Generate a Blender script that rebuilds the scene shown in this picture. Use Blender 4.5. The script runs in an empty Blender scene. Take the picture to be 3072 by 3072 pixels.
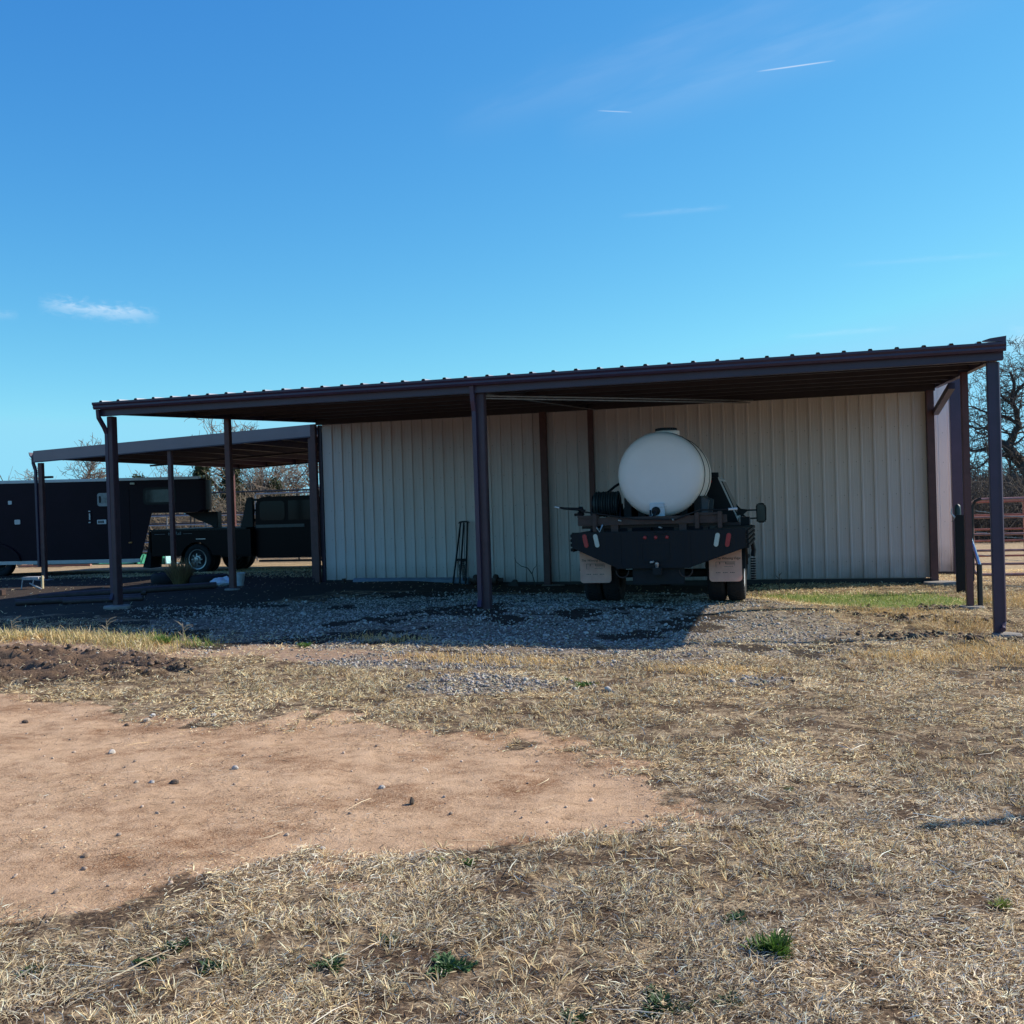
import bpy, math, random
import numpy as np
from mathutils import Vector, Matrix
D = bpy.data; SC = bpy.context.scene; COL = SC.collection
rad = math.radians
rng = np.random.default_rng(7); random.seed(7)

# ------------------------------------------------------------------ camera
CAMZ = 1.6; PITCH = rad(-.481); ROLL = rad(1.795); YAW = rad(16.301)
fw = Vector((-math.sin(YAW)*math.cos(PITCH), math.cos(YAW)*math.cos(PITCH), math.sin(PITCH)))
rt = Vector((math.cos(YAW), math.sin(YAW), 0)); up = rt.cross(fw)
r2 = math.cos(ROLL)*rt - math.sin(ROLL)*up; u2 = math.sin(ROLL)*rt + math.cos(ROLL)*up
cd = D.cameras.new('camera'); cam = D.objects.new('camera', cd); COL.objects.link(cam)
M = Matrix((r2, u2, -fw)).transposed().to_4x4(); M.translation = (0, 0, CAMZ); cam.matrix_world = M
cd.sensor_width = 36; cd.lens = 36*3180.7/3072; cd.clip_end = 3000; cd.clip_start = .05
SC.camera = cam

# ------------------------------------------------------------------ light
SUN_AZ, SUN_EL = rad(58), rad(36.5)      # azimuth from +Y towards +X
sdir = Vector((math.sin(SUN_AZ)*math.cos(SUN_EL), math.cos(SUN_AZ)*math.cos(SUN_EL), math.sin(SUN_EL)))
sl = D.lights.new('sun', 'SUN'); sl.energy = 5.0; sl.angle = rad(.53); sl.color = (1, .93, .82)
so = D.objects.new('sun', sl); COL.objects.link(so); so.rotation_euler = sdir.to_track_quat('Z', 'Y').to_euler(); so.location = (20, 14, 30)
W = D.worlds.new('World'); SC.world = W; W.use_nodes = True
wn, wl = W.node_tree.nodes, W.node_tree.links
for n in list(wn): wn.remove(n)
def WN(t, **k):
    n = wn.new(t)
    for a, b in k.items(): setattr(n, a, b)
    return n
def wmath(op, a, b=None, clamp=False):
    n = WN('ShaderNodeMath', operation=op, use_clamp=clamp)
    for i, x in enumerate((a, b)):
        if x is None: continue
        if isinstance(x, (int, float)): n.inputs[i].default_value = x
        else: wl.new(x, n.inputs[i])
    return n.outputs[0]
sky = WN('ShaderNodeTexSky', sky_type='NISHITA', sun_disc=False, sun_elevation=SUN_EL, sun_rotation=SUN_AZ)
sky.altitude = 300; sky.air_density = 1.0; sky.dust_density = .35; sky.ozone_density = 2.2
tc = WN('ShaderNodeTexCoord')
nrm = WN('ShaderNodeVectorMath', operation='NORMALIZE'); wl.new(tc.outputs['Generated'], nrm.inputs[0]); DIR = nrm.outputs[0]
def wdot(v):
    n = WN('ShaderNodeVectorMath', operation='DOT_PRODUCT'); wl.new(DIR, n.inputs[0]); n.inputs[1].default_value = v; return n.outputs['Value']
def streak(a, b, width, strength, wisp=0, nscale=8, stretch=6):
    """cirrus or vapour trail along the great circle from a to b"""
    a, b = Vector(a).normalized(), Vector(b).normalized(); nn = a.cross(b).normalized(); t = (b-a).normalized(); m = (a+b).normalized(); half = (b-a).length/2
    off = wdot(nn); al = wdot(t); fwd = wdot(m)
    al = wmath('SUBTRACT', al, t.dot(m))
    if wisp:
        cb = WN('ShaderNodeCombineXYZ'); wl.new(wmath('MULTIPLY', al, nscale/half), cb.inputs[0]); wl.new(wmath('MULTIPLY', off, nscale*stretch/half), cb.inputs[1])
        nz = WN('ShaderNodeTexNoise'); nz.inputs['Scale'].default_value = 1; nz.inputs['Detail'].default_value = 4; nz.inputs['Distortion'].default_value = .6; wl.new(cb.outputs[0], nz.inputs['Vector'])
        N = nz.outputs['Fac']
        off = wmath('ADD', off, wmath('MULTIPLY', wmath('SUBTRACT', N, .5), width*wisp))
    g = wmath('POWER', 2.718, wmath('MULTIPLY', wmath('POWER', wmath('ABSOLUTE', wmath('DIVIDE', off, width)), 2), -1))
    e = wmath('SUBTRACT', 1, wmath('POWER', wmath('ABSOLUTE', wmath('DIVIDE', al, half)), 2.5), True)
    o = wmath('MULTIPLY', wmath('MULTIPLY', g, e), strength)
    if wisp: o = wmath('MULTIPLY', o, wmath('MULTIPLY', N, 1.8))
    return wmath('MULTIPLY', o, wmath('GREATER_THAN', fwd, 0))
S = [streak((-.633,.752,.181), (-.556,.815,.174), .0048, .32, 3.4, 5, 2.5),
     streak((-.672,.72,.171), (-.645,.745,.171), .003, .1, 2, 3, 4),
     streak((-.044,.932,.361), (.022,.932,.361), .0005, .45),
     streak((-.18,.92,.342), (-.15,.93,.34), .0004, .3),
     streak((-.32,.895,.33), (.06,.90,.42), .016, .045, 1.2, 3, 6),
     streak((-.22,.92,.325), (.16,.91,.40), .02, .06, 1.2, 3, 6),
     streak((-.17,.955,.257), (-.07,.96,.256), .002, .07, 1.5, 3, 5),
     streak((-.03,.99,.142), (.07,.985,.142), .002, .08, 1.5, 3, 5),
     streak((.02,.98,.2), (.16,.97,.195), .002, .05, 1.5, 4, 5),
     streak((.15,.98,.122), (.28,.96,.122), .009, .35, 1.5, 3, 4)]
tot = S[0]
for x in S[1:]: tot = wmath('ADD', tot, x)
tot = wmath('MINIMUM', tot, .8)
sp = WN('ShaderNodeSeparateColor'); wl.new(sky.outputs[0], sp.inputs[0]); hs = WN('ShaderNodeCombineColor')
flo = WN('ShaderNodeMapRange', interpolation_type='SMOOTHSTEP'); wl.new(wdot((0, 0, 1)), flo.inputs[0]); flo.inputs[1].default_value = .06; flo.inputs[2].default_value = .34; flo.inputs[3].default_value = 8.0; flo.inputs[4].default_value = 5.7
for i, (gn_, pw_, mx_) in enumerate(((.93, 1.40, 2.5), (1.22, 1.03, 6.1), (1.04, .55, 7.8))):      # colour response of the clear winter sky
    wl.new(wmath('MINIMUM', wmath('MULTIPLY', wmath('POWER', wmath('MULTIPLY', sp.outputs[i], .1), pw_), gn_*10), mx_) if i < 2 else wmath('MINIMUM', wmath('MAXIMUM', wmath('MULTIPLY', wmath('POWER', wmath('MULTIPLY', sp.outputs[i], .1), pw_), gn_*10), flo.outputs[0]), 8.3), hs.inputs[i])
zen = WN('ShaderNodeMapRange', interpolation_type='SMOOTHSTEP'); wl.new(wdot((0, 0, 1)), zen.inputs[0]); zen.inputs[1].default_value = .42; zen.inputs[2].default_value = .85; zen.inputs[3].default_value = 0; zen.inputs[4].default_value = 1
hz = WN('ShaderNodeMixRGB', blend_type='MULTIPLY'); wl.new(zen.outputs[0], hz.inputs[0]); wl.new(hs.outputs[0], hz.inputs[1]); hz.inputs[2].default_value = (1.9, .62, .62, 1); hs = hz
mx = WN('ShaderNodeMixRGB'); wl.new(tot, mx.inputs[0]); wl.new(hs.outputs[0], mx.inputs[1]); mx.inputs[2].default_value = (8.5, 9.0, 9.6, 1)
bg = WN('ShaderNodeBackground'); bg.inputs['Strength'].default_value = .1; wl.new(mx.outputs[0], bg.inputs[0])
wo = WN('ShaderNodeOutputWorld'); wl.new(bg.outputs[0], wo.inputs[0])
vs = SC.view_settings; vs.view_transform = 'Standard'; vs.look = 'None'; vs.gamma = 1; vs.use_curve_mapping = False; vs.exposure = .25
SC.cycles.use_denoising = True
try: SC.cycles.denoiser = 'OPENIMAGEDENOISE'
except Exception: pass
SC.cycles.max_bounces = 6; SC.cycles.diffuse_bounces = 3; SC.cycles.glossy_bounces = 3; SC.cycles.transmission_bounces = 4; SC.cycles.transparent_max_bounces = 6

# ------------------------------------------------------------------ helpers
TAB = np.random.default_rng(3).random((256, 256))
def vn(x, y):
    x = np.asarray(x, float); y = np.asarray(y, float)
    xi = np.floor(x).astype(int); yi = np.floor(y).astype(int); fx = x-xi; fy = y-yi
    fx = fx*fx*(3-2*fx); fy = fy*fy*(3-2*fy)
    a = TAB[xi & 255, yi & 255]; b = TAB[(xi+1) & 255, yi & 255]; c = TAB[xi & 255, (yi+1) & 255]; d = TAB[(xi+1) & 255, (yi+1) & 255]
    return (a*(1-fx)+b*fx)*(1-fy)+(c*(1-fx)+d*fx)*fy
def fbm(x, y, s=1., o=4, off=0.):
    t = 0; a = 1; n = 0
    for k in range(o):
        t = t+a*vn(x*s+off+k*17.3, y*s+off*1.7+k*9.1); n += a; a *= .5; s *= 2.03
    return t/n
def sst(a, b, x):
    t = np.clip((x-a)/(b-a), 0, 1); return t*t*(3-2*t)
def sdpoly(P, x, y):
    x = np.asarray(x, float); y = np.asarray(y, float); d = np.full(x.shape, 1e9); ins = np.zeros(x.shape, bool); n = len(P)
    for i in range(n):
        ax, ay = P[i]; bx, by = P[(i+1) % n]; ex, ey = bx-ax, by-ay
        t = np.clip(((x-ax)*ex+(y-ay)*ey)/(ex*ex+ey*ey), 0, 1)
        d = np.minimum(d, np.hypot(x-ax-t*ex, y-ay-t*ey))
        c = (ay > y) != (by > y)
        with np.errstate(divide='ignore', invalid='ignore'):
            xx = ax+(y-ay)/(ey if ey else 1e-9)*ex
        ins ^= c & (x < xx)
    return np.where(ins, d, -d)
ANCH = np.array([(-10.4,13.75,.2),(-4.42,13.75,.17),(1.98,13.75,-.17),(-10.35,17.1,.19),(1.95,16.2,-.09),(-10.4,20.7,.04),(-5.3,20.7,-.08),(-2,20.7,-.12),(1.93,20.7,-.1),
    (-17.8,21.5,.08),(-14.5,21.5,.14),(-3.2,15.4,.12),(-1.2,15.4,.10),(-8.8,11.2,.12),(-6.4,11.3,.03),(-3.7,11.4,.03),(-1.7,11.1,0),(.9,12.5,-.1),(2,10,-.08),
    (-12,14,.18),(-14,17,.15),(-16,12,.12),(-8,18,.13),(0,17,-.06),(3,20,-.12),(5,24,-.3),(5,16,-.2),(6,30,-.6),(-16,25,0),(-20,25,.02),(-24,29,-.06),(-16,30,-.08),(-12,29,-.05),(-20,34,-.15),(-5,35,-.3)]
    + [(x, y, 0.) for x in (-9,-5,-1,3,7) for y in (1.,4.,7.)] + [(x, y, 0.) for x in (-14,14,-25,25) for y in (-5,3,8)] + [(-5,9.3,0),(-2,9.3,0),(0,-8,0)])
def base_h(x, y):
    x = np.asarray(x, float); y = np.asarray(y, float); n = 0; s = 0
    for ax, ay, az in ANCH:
        w = 1/(((x-ax)**2+(y-ay)**2)+.35)**1.6; n = n+w*az; s = s+w
    h = n/s
    d = np.hypot(x, y); far = sst(28, 120, y)*-4.5*sst(-60, 5, x+.1*y)
    return h*(1-sst(35, 60, d))+far
RUT = [(-10.5,8.4),(-10,10.1),(-7.4,10.15),(-6.3,9.7),(-5.9,9.0),(-6.9,8.25),(-8.6,8.2)]
def ground_h(x, y):
    x = np.asarray(x, float); y = np.asarray(y, float)
    h = base_h(x, y); d = np.hypot(x, y)
    h = h+(fbm(x, y, .55, 3)-.5)*.05*sst(1, 4, d)+(fbm(x, y, 2.6, 3, 5)-.5)*.03*(1-sst(14, 30, d))
    m = sst(-.25, .3, sdpoly(RUT, x, y))
    rid = 1-np.abs(2*fbm(x*.7+y*.1, y*2.8, 1.7, 4, 11)-1)
    h = h+m*((rid-.74)*.36+(fbm(x, y, 7, 3, 2)-.5)*.09)
    for (px, py, s) in ((.3,12.0,.4),(1.25,13.3,.5),(1.6,12.9,.3),(1.0,15.0,.5),(.2,10.6,.4),(-.4,9.6,.3)):
        h = h+.05*np.exp(-((x-px)**2+(y-py)**2)/(s*s))*(fbm(x, y, 6, 2, 4)-.45)*3
    s = sst(0, .3, sdpoly(SAND, x, y)); h = h-.02*s
    return h
SAND = [(-12,3),(-12,8.3),(-9,8.3),(-7.0,7.9),(-5.8,7.55),(-4.66,7.2),(-3.29,7.22),(-2.5,6.95),(-1.85,6.72),(-1.28,6.32),(-.9,5.95),(-.8,5.4),(-1.05,4.95),(-1.48,4.65),(-1.8,4.4),(-2.2,4.36),(-2.55,4.4),(-2.85,4.15),(-2.9,3.75),(-3.3,3.55),(-4.5,3.0)]
GRAV = [(-9.3,12.6),(-8.2,11.7),(-6.4,11.0),(-4.6,10.5),(-2.8,10.3),(-.9,10.5),(.3,11.2),(.6,12.4),(.5,14.0),(-.1,14.9),(-.9,16.0),(-1.6,17.2),(-4,17.4),(-7,16.8),(-8.6,15.2),(-9.6,13.8)]
def masks(x, y):
    n1 = fbm(x, y, 1.3, 4, 3)-.5; n2 = fbm(x, y, 5, 3, 8)-.5
    sand = sst(-.32, .30, sdpoly(SAND, x, y)+n1*1.3+n2*.8)
    brown = sst(-.2, .4, sdpoly([(-8.6,11.5),(-6.2,11.2),(-4.0,10.9),(-3.4,10.4),(-4.6,9.9),(-6.3,9.9),(-8.2,8.2),(-10.5,8.2),(-10.5,10)], x, y)+n1*1.2)
    grav = sst(-.7, .9, sdpoly(GRAV, x, y)+n1*2.4+n2*1.2)
    g2 = np.exp(-(((x+2.95)/.85)**2+((y-8.9)/.55)**2))+.8*np.exp(-(((x+4.3)/1.3)**2+((y-9.9)/.35)**2))+.55*np.exp(-(((x+.7)/1.3)**2+((y-9.4)/.7)**2))
    grav = np.maximum(grav, sst(.35, .8, g2+n1*.8))
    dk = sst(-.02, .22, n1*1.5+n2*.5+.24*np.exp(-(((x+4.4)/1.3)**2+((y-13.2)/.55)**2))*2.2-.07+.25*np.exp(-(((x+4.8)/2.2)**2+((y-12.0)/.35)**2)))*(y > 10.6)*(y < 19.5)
    green = np.exp(-(((x-.55)/1.75)**2+((y-17.2)/1.25)**2)); green = sst(.3, .75, green+n1*.5)*(1-sst(18.1, 18.7, y))
    gl = np.exp(-(((x+7.7)/1.0)**2+((y-10.9)/.28)**2)); gl = sst(.35, .8, gl+n1*.5)
    mud = sst(-.1, .3, sdpoly(RUT, x, y)+n1*.5)
    gold = np.zeros_like(np.asarray(x, float))
    for (cx, cy, rx, ry) in ((-4.9,11.5,.75,.22),(-3.1,10.15,1.1,.28),(-3.9,10.35,.7,.2),(-.9,9.8,.9,.25),(.9,11.2,.9,.6),(1.9,11.8,1.0,1.2),(1.7,14.6,.8,.8),(2.6,9.5,1.2,.8),(.9,15.2,1.0,.6),(-9.6,10.7,1.6,.45),(-7.9,10.75,.9,.3),(3.2,17,1.4,2),(-.6,16.2,1.0,.25)):
        gold = np.maximum(gold, np.exp(-(((x-cx)/rx)**2+((y-cy)/ry)**2)))
    gold = sst(.35, .85, gold+n1*.6)
    far = sst(23, 27, y)
    straw = (1-sand)*(1-.82*brown)*(1-.72*np.where(grav > 0, grav, 0))
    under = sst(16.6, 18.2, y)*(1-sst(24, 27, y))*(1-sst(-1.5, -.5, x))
    under = np.maximum(under, sst(12.3, 13.4, y-n1*2)*(1-sst(-9.2, -7.6, x-n1*2))*(1-sst(24, 27, y)))  # dark dirt at left under the roofs, shade put into its colour
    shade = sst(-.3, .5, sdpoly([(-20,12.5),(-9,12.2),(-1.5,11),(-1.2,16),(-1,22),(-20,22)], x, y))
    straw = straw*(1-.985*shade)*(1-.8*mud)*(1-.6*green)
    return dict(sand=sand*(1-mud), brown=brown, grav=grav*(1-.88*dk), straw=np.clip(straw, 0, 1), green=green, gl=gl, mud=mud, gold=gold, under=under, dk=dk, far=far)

MATS = {}
def mat(name, col, rough=.6, metal=0, var=.25, vs_=4., bump=0, bs=30., spec=.5, col2=None, stretch=None, trans=0, clear=0):
    if name in MATS: return MATS[name]
    m = D.materials.new(name); m.use_nodes = True; nt = m.node_tree; b = nt.nodes['Principled BSDF']; MATS[name] = m
    b.inputs['Roughness'].default_value = rough; b.inputs['Metallic'].default_value = metal
    b.inputs['Specular IOR Level'].default_value = spec; b.inputs['Coat Weight'].default_value = clear
    t = nt.nodes.new('ShaderNodeTexCoord'); mp = nt.nodes.new('ShaderNodeMapping'); nt.links.new(t.outputs['Object'], mp.inputs[0])
    if stretch: mp.inputs['Scale'].default_value = stretch
    n = nt.nodes.new('ShaderNodeTexNoise'); n.inputs['Scale'].default_value = vs_; n.inputs['Detail'].default_value = 6; n.inputs['Roughness'].default_value = .65; nt.links.new(mp.outputs[0], n.inputs['Vector'])
    r = nt.nodes.new('ShaderNodeValToRGB'); r.color_ramp.elements[0].position = .3; r.color_ramp.elements[1].position = .72
    c2 = col2 or tuple(c*(1-var) for c in col)
    r.color_ramp.elements[0].color = (*c2, 1); r.color_ramp.elements[1].color = (*[min(1, c*(1+var*.4)) for c in col], 1)
    nt.links.new(n.outputs['Fac'], r.inputs[0]); nt.links.new(r.outputs[0], b.inputs['Base Color'])
    if bump:
        n2 = nt.nodes.new('ShaderNodeTexNoise'); n2.inputs['Scale'].default_value = bs; n2.inputs['Detail'].default_value = 4; nt.links.new(mp.outputs[0], n2.inputs['Vector'])
        bp = nt.nodes.new('ShaderNodeBump'); bp.inputs['Strength'].default_value = bump; bp.inputs['Distance'].default_value = .02; nt.links.new(n2.outputs['Fac'], bp.inputs['Height']); nt.links.new(bp.outputs[0], b.inputs['Normal'])
    if trans:
        tl = nt.nodes.new('ShaderNodeBsdfTranslucent'); mxs = nt.nodes.new('ShaderNodeMixShader'); mxs.inputs[0].default_value = trans
        nt.links.new(r.outputs[0], tl.inputs[0]); nt.links.new(b.outputs[0], mxs.inputs[1]); nt.links.new(tl.outputs[0], mxs.inputs[2]); nt.links.new(mxs.outputs[0], nt.nodes['Material Output'].inputs[0])
    return m
def attrmat(name, rough=.8, trans=0, spec=.2, var=.25, vs_=30):
    if name in MATS: return MATS[name]
    m = D.materials.new(name); m.use_nodes = True; nt = m.node_tree; b = nt.nodes['Principled BSDF']; MATS[name] = m
    b.inputs['Roughness'].default_value = rough; b.inputs['Specular IOR Level'].default_value = spec
    a = nt.nodes.new('ShaderNodeAttribute'); a.attribute_name = 'tint'
    t = nt.nodes.new('ShaderNodeTexCoord'); n = nt.nodes.new('ShaderNodeTexNoise'); n.inputs['Scale'].default_value = vs_; nt.links.new(t.outputs['Object'], n.inputs['Vector'])
    mr = nt.nodes.new('ShaderNodeMapRange'); mr.inputs[3].default_value = 1-var; mr.inputs[4].default_value = 1+var; nt.links.new(n.outputs['Fac'], mr.inputs[0])
    mm = nt.nodes.new('ShaderNodeVectorMath'); mm.operation = 'SCALE'; nt.links.new(a.outputs['Color'], mm.inputs[0]); nt.links.new(mr.outputs[0], mm.inputs['Scale']); nt.links.new(mm.outputs[0], b.inputs['Base Color'])
    if trans:
        tl = nt.nodes.new('ShaderNodeBsdfTranslucent'); mxs = nt.nodes.new('ShaderNodeMixShader'); mxs.inputs[0].default_value = trans
        nt.links.new(mm.outputs[0], tl.inputs[0]); nt.links.new(b.outputs[0], mxs.inputs[1]); nt.links.new(tl.outputs[0], mxs.inputs[2]); nt.links.new(mxs.outputs[0], nt.nodes['Material Output'].inputs[0])
    return m
def link(o, parent=None):
    COL.objects.link(o)
    if parent: o.parent = parent
    return o
def npmesh(name, V, F, material, tint=None, parent=None, smooth=False):
    """V (n,3), F (m,k) constant k"""
    me = D.meshes.new(name); V = np.ascontiguousarray(V, np.float32); F = np.ascontiguousarray(F, np.int32); m, k = F.shape
    me.vertices.add(len(V)); me.vertices.foreach_set('co', V.ravel()); me.loops.add(m*k); me.loops.foreach_set('vertex_index', F.ravel())
    me.polygons.add(m); me.polygons.foreach_set('loop_start', np.arange(0, m*k, k, dtype=np.int32))
    if smooth: me.polygons.foreach_set('use_smooth', np.ones(m, bool))
    me.update(calc_edges=True)
    if tint is not None:
        a = me.color_attributes.new('tint', 'FLOAT_COLOR', 'POINT'); c = np.ones((len(V), 4), np.float32); c[:, :3] = tint; a.data.foreach_set('color', c.ravel())
    me.materials.append(material); return link(D.objects.new(name, me), parent)
class MB:
    def __init__(s): s.v = []; s.f = []
    def add(s, vs_, fs):
        n = len(s.v); s.v += [tuple(v) for v in vs_]; s.f += [tuple(i+n for i in f) for f in fs]; return s
    def box(s, x0, x1, y0, y1, z0, z1):
        return s.add([(x0,y0,z0),(x1,y0,z0),(x1,y1,z0),(x0,y1,z0),(x0,y0,z1),(x1,y0,z1),(x1,y1,z1),(x0,y1,z1)], [(0,3,2,1),(4,5,6,7),(0,1,5,4),(1,2,6,5),(2,3,7,6),(3,0,4,7)])
    def prism(s, pts, a, b, axis='y'):
        """outline pts (2d) extruded along axis from a to b"""
        def P(p, t): return {'y': (p[0], t, p[1]), 'x': (t, p[0], p[1]), 'z': (p[0], p[1], t)}[axis]
        n = len(pts); v = [P(p, a) for p in pts]+[P(p, b) for p in pts]
        return s.add(v, [tuple(range(n)), tuple(range(2*n-1, n-1, -1))]+[(i, i+n, (i+1) % n+n, (i+1) % n) for i in range(n)])
    def path(s, pts, r, n=8, cap=True):
        pts = [Vector(p) for p in pts]; R = r if isinstance(r, (list, tuple)) else [r]*len(pts); vs_ = []; fs = []; prev = None
        for i, p in enumerate(pts):
            t = (pts[min(i+1, len(pts)-1)]-pts[max(i-1, 0)]).normalized()
            if prev is None:
                a = Vector((0, 0, 1)) if abs(t.z) < .9 else Vector((1, 0, 0)); x = t.cross(a).normalized()
            else: x = (prev-t*prev.dot(t)).normalized()
            prev = x; y = t.cross(x)
            for k in range(n):
                w = 2*math.pi*k/n+math.pi/n; vs_.append(p+(x*math.cos(w)+y*math.sin(w))*R[i])
        for i in range(len(pts)-1):
            for k in range(n): fs.append((i*n+k, i*n+(k+1) % n, (i+1)*n+(k+1) % n, (i+1)*n+k))
        if cap: fs += [tuple(range(n-1, -1, -1)), tuple((len(pts)-1)*n+k for k in range(n))]
        return s.add(vs_, fs)
    def lathe(s, prof, n=32, axis='y', o=(0, 0, 0), cap=True):
        """prof list of (radius, height along axis)"""
        vs_ = []; fs = []
        for rr, h in prof:
            for k in range(n):
                w = 2*math.pi*k/n; c, q = rr*math.cos(w), rr*math.sin(w)
                vs_.append({'y': (o[0]+c, o[1]+h, o[2]+q), 'x': (o[0]+h, o[1]+c, o[2]+q), 'z': (o[0]+c, o[1]+q, o[2]+h)}[axis])
        for i in range(len(prof)-1):
            for k in range(n): fs.append((i*n+k, i*n+(k+1) % n, (i+1)*n+(k+1) % n, (i+1)*n+k))
        if cap: fs += [tuple(range(n-1, -1, -1)), tuple((len(prof)-1)*n+k for k in range(n))]
        return s.add(vs_, fs)
    def build(s, name, m, parent=None, bevel=0, smooth=None, loc=None, rot=None):
        me = D.meshes.new(name); me.from_pydata([tuple(v) for v in s.v], [], s.f); me.update()
        import bmesh
        b = bmesh.new(); b.from_mesh(me); bmesh.ops.recalc_face_normals(b, faces=b.faces)
        if bevel:
            bmesh.ops.bevel(b, geom=[e for e in b.edges if len(e.link_faces) == 2 and e.calc_face_angle(0) > .5], offset=bevel, segments=2, affect='EDGES', clamp_overlap=True)
        b.to_mesh(me); b.free()
        if smooth:
            me.polygons.foreach_set('use_smooth', [True]*len(me.polygons)); me.set_sharp_from_angle(angle=rad(smooth))
        me.materials.append(m); o = link(D.objects.new(name, me), parent)
        if loc: o.location = loc
        if rot: o.rotation_euler = rot
        return o
def tag(o, label=None, cat=None, group=None, kind=None):
    if label: o['label'] = label
    if cat: o['category'] = cat
    if group: o['group'] = group
    if kind: o['kind'] = kind
    return o
def empty(name, loc, rz=0, label=None, cat=None, group=None):
    o = D.objects.new(name, None); link(o); o.location = loc; o.rotation_euler = (0, 0, rz); o.empty_display_size = .2
    return tag(o, label, cat, group)
def text(name, body, size, m, parent, loc, rot, shear=0, ext=.001):
    c = D.curves.new(name, 'FONT'); c.body = body; c.size = size; c.shear = shear; c.extrude = ext; c.align_x = 'CENTER'
    t = D.objects.new(name, c); COL.objects.link(t)
    me = D.meshes.new_from_object(t.evaluated_get(bpy.context.evaluated_depsgraph_get())); D.objects.remove(t); D.curves.remove(c)
    me.name = name; me.materials.append(m); o = link(D.objects.new(name, me), parent); o.location = loc; o.rotation_euler = rot; return o
def H(x, y): return float(ground_h(np.array([x]), np.array([y]))[0])

# ------------------------------------------------------------------ ground
def axis_pts(lo, a, b, hi, st, gr=1.16):
    p = list(np.arange(a, b+1e-6, st)); s = st
    while p[-1] < hi: s *= gr; p.append(p[-1]+s)
    s = st; q = []; c = a
    while c > lo: s *= gr; c -= s; q.append(c)
    return np.array(q[::-1]+p)
gx = axis_pts(-900, -11.5, 3.6, 900, .05, 1.09); gy = axis_pts(-300, 2.2, 14.5, 1500, .05, 1.035)
X, Y = np.meshgrid(gx, gy); xs, ys = X.ravel(), Y.ravel(); zs = ground_h(xs, ys)
nx, ny = len(gx), len(gy); idx = np.arange(nx*ny).reshape(ny, nx)
F = np.stack([idx[:-1, :-1], idx[:-1, 1:], idx[1:, 1:], idx[1:, :-1]], -1).reshape(-1, 4)
gm = D.materials.new('ground'); gm.use_nodes = True; gn = gm.node_tree.nodes; glk = gm.node_tree.links; gb = gn['Principled BSDF']
gb.inputs['Roughness'].default_value = .95; gb.inputs['Specular IOR Level'].default_value = .15
g = npmesh('ground', np.stack([xs, ys, zs], 1), F, gm, smooth=True); tag(g, 'bare sandy soil, dry turf and gravel yard running back to the fields', None, None, 'structure')
mk = masks(xs, ys)
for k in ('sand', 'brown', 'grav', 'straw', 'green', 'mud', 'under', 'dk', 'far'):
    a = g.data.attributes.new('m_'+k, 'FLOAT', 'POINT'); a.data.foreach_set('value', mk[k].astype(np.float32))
def gN(t, **k):
    n = gn.new(t)
    for a, b in k.items(): setattr(n, a, b)
    return n
geo = gN('ShaderNodeNewGeometry'); POS = geo.outputs['Position']
def gnoise(sc, det=5, dist=0, rough=.6):
    n = gN('ShaderNodeTexNoise'); n.inputs['Scale'].default_value = sc; n.inputs['Detail'].default_value = det; n.inputs['Distortion'].default_value = dist; n.inputs['Roughness'].default_value = rough
    glk.new(POS, n.inputs['Vector']); return n.outputs['Fac']
def gmath(op, a, b=None, c=None, clamp=False):
    n = gN('ShaderNodeMath', operation=op, use_clamp=clamp)
    for i, x in enumerate((a, b, c)):
        if x is None: continue
        if isinstance(x, (int, float)): n.inputs[i].default_value = x
        else: glk.new(x, n.inputs[i])
    return n.outputs[0]
def gramp(f, stops):
    r = gN('ShaderNodeValToRGB'); e = r.color_ramp.elements
    while len(e) < len(stops): e.new(.5)
    for i, (p, c) in enumerate(stops): e[i].position = p; e[i].color = (*c, 1)
    glk.new(f, r.inputs[0]); return r.outputs[0]
def gattr(k):
    a = gN('ShaderNodeAttribute'); a.attribute_name = 'm_'+k; return a.outputs['Fac']
def gmix(f, a, b):
    n = gN('ShaderNodeMixRGB'); glk.new(f, n.inputs[0]); glk.new(a, n.inputs[1]); glk.new(b, n.inputs[2]); return n.outputs[0]
nA, nB, nC, nD = gnoise(1.1, 6), gnoise(9, 6, .5), gnoise(60, 5, 0, .7), gnoise(190, 3, 0, .7)
def brk(k, amt=.7, lo=.35, hi=.65):
    v = gmath('ADD', gattr(k), gmath('MULTIPLY', gmath('SUBTRACT', nB, .5), amt))
    m = gN('ShaderNodeMapRange', interpolation_type='SMOOTHSTEP'); glk.new(v, m.inputs[0]); m.inputs[1].default_value = lo; m.inputs[2].default_value = hi; return m.outputs[0]
soil = gramp(gmath('ADD', gmath('MULTIPLY', nC, .6), gmath('MULTIPLY', nB, .4)), [(.37, (.04,.026,.016)), (.47, (.19,.13,.08)), (.57, (.46,.35,.215)), (.70, (.62,.49,.31))])
sandc = gramp(gmath('ADD', gmath('MULTIPLY', nA, .6), gmath('MULTIPLY', nB, .4)), [(.3, (.50,.325,.195)), (.5, (.62,.42,.26)), (.7, (.69,.485,.31))])
spk = gramp(gmath('ADD', gmath('MULTIPLY', nD, .62), gmath('MULTIPLY', nB, .38)), [(.36, (.30,.25,.22)), (.45, (.9,.88,.86)), (.62, (1.02,1,1))])
mpS = gN('ShaderNodeMapping'); mpS.inputs['Scale'].default_value = (1.0, 1.3, 1); mpS.inputs['Rotation'].default_value = (0, 0, .25); glk.new(POS, mpS.inputs[0])
nS = gN('ShaderNodeTexNoise'); nS.inputs['Scale'].default_value = 1.5; nS.inputs['Detail'].default_value = 5; nS.inputs['Roughness'].default_value = .7; glk.new(mpS.outputs[0], nS.inputs['Vector'])
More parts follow.
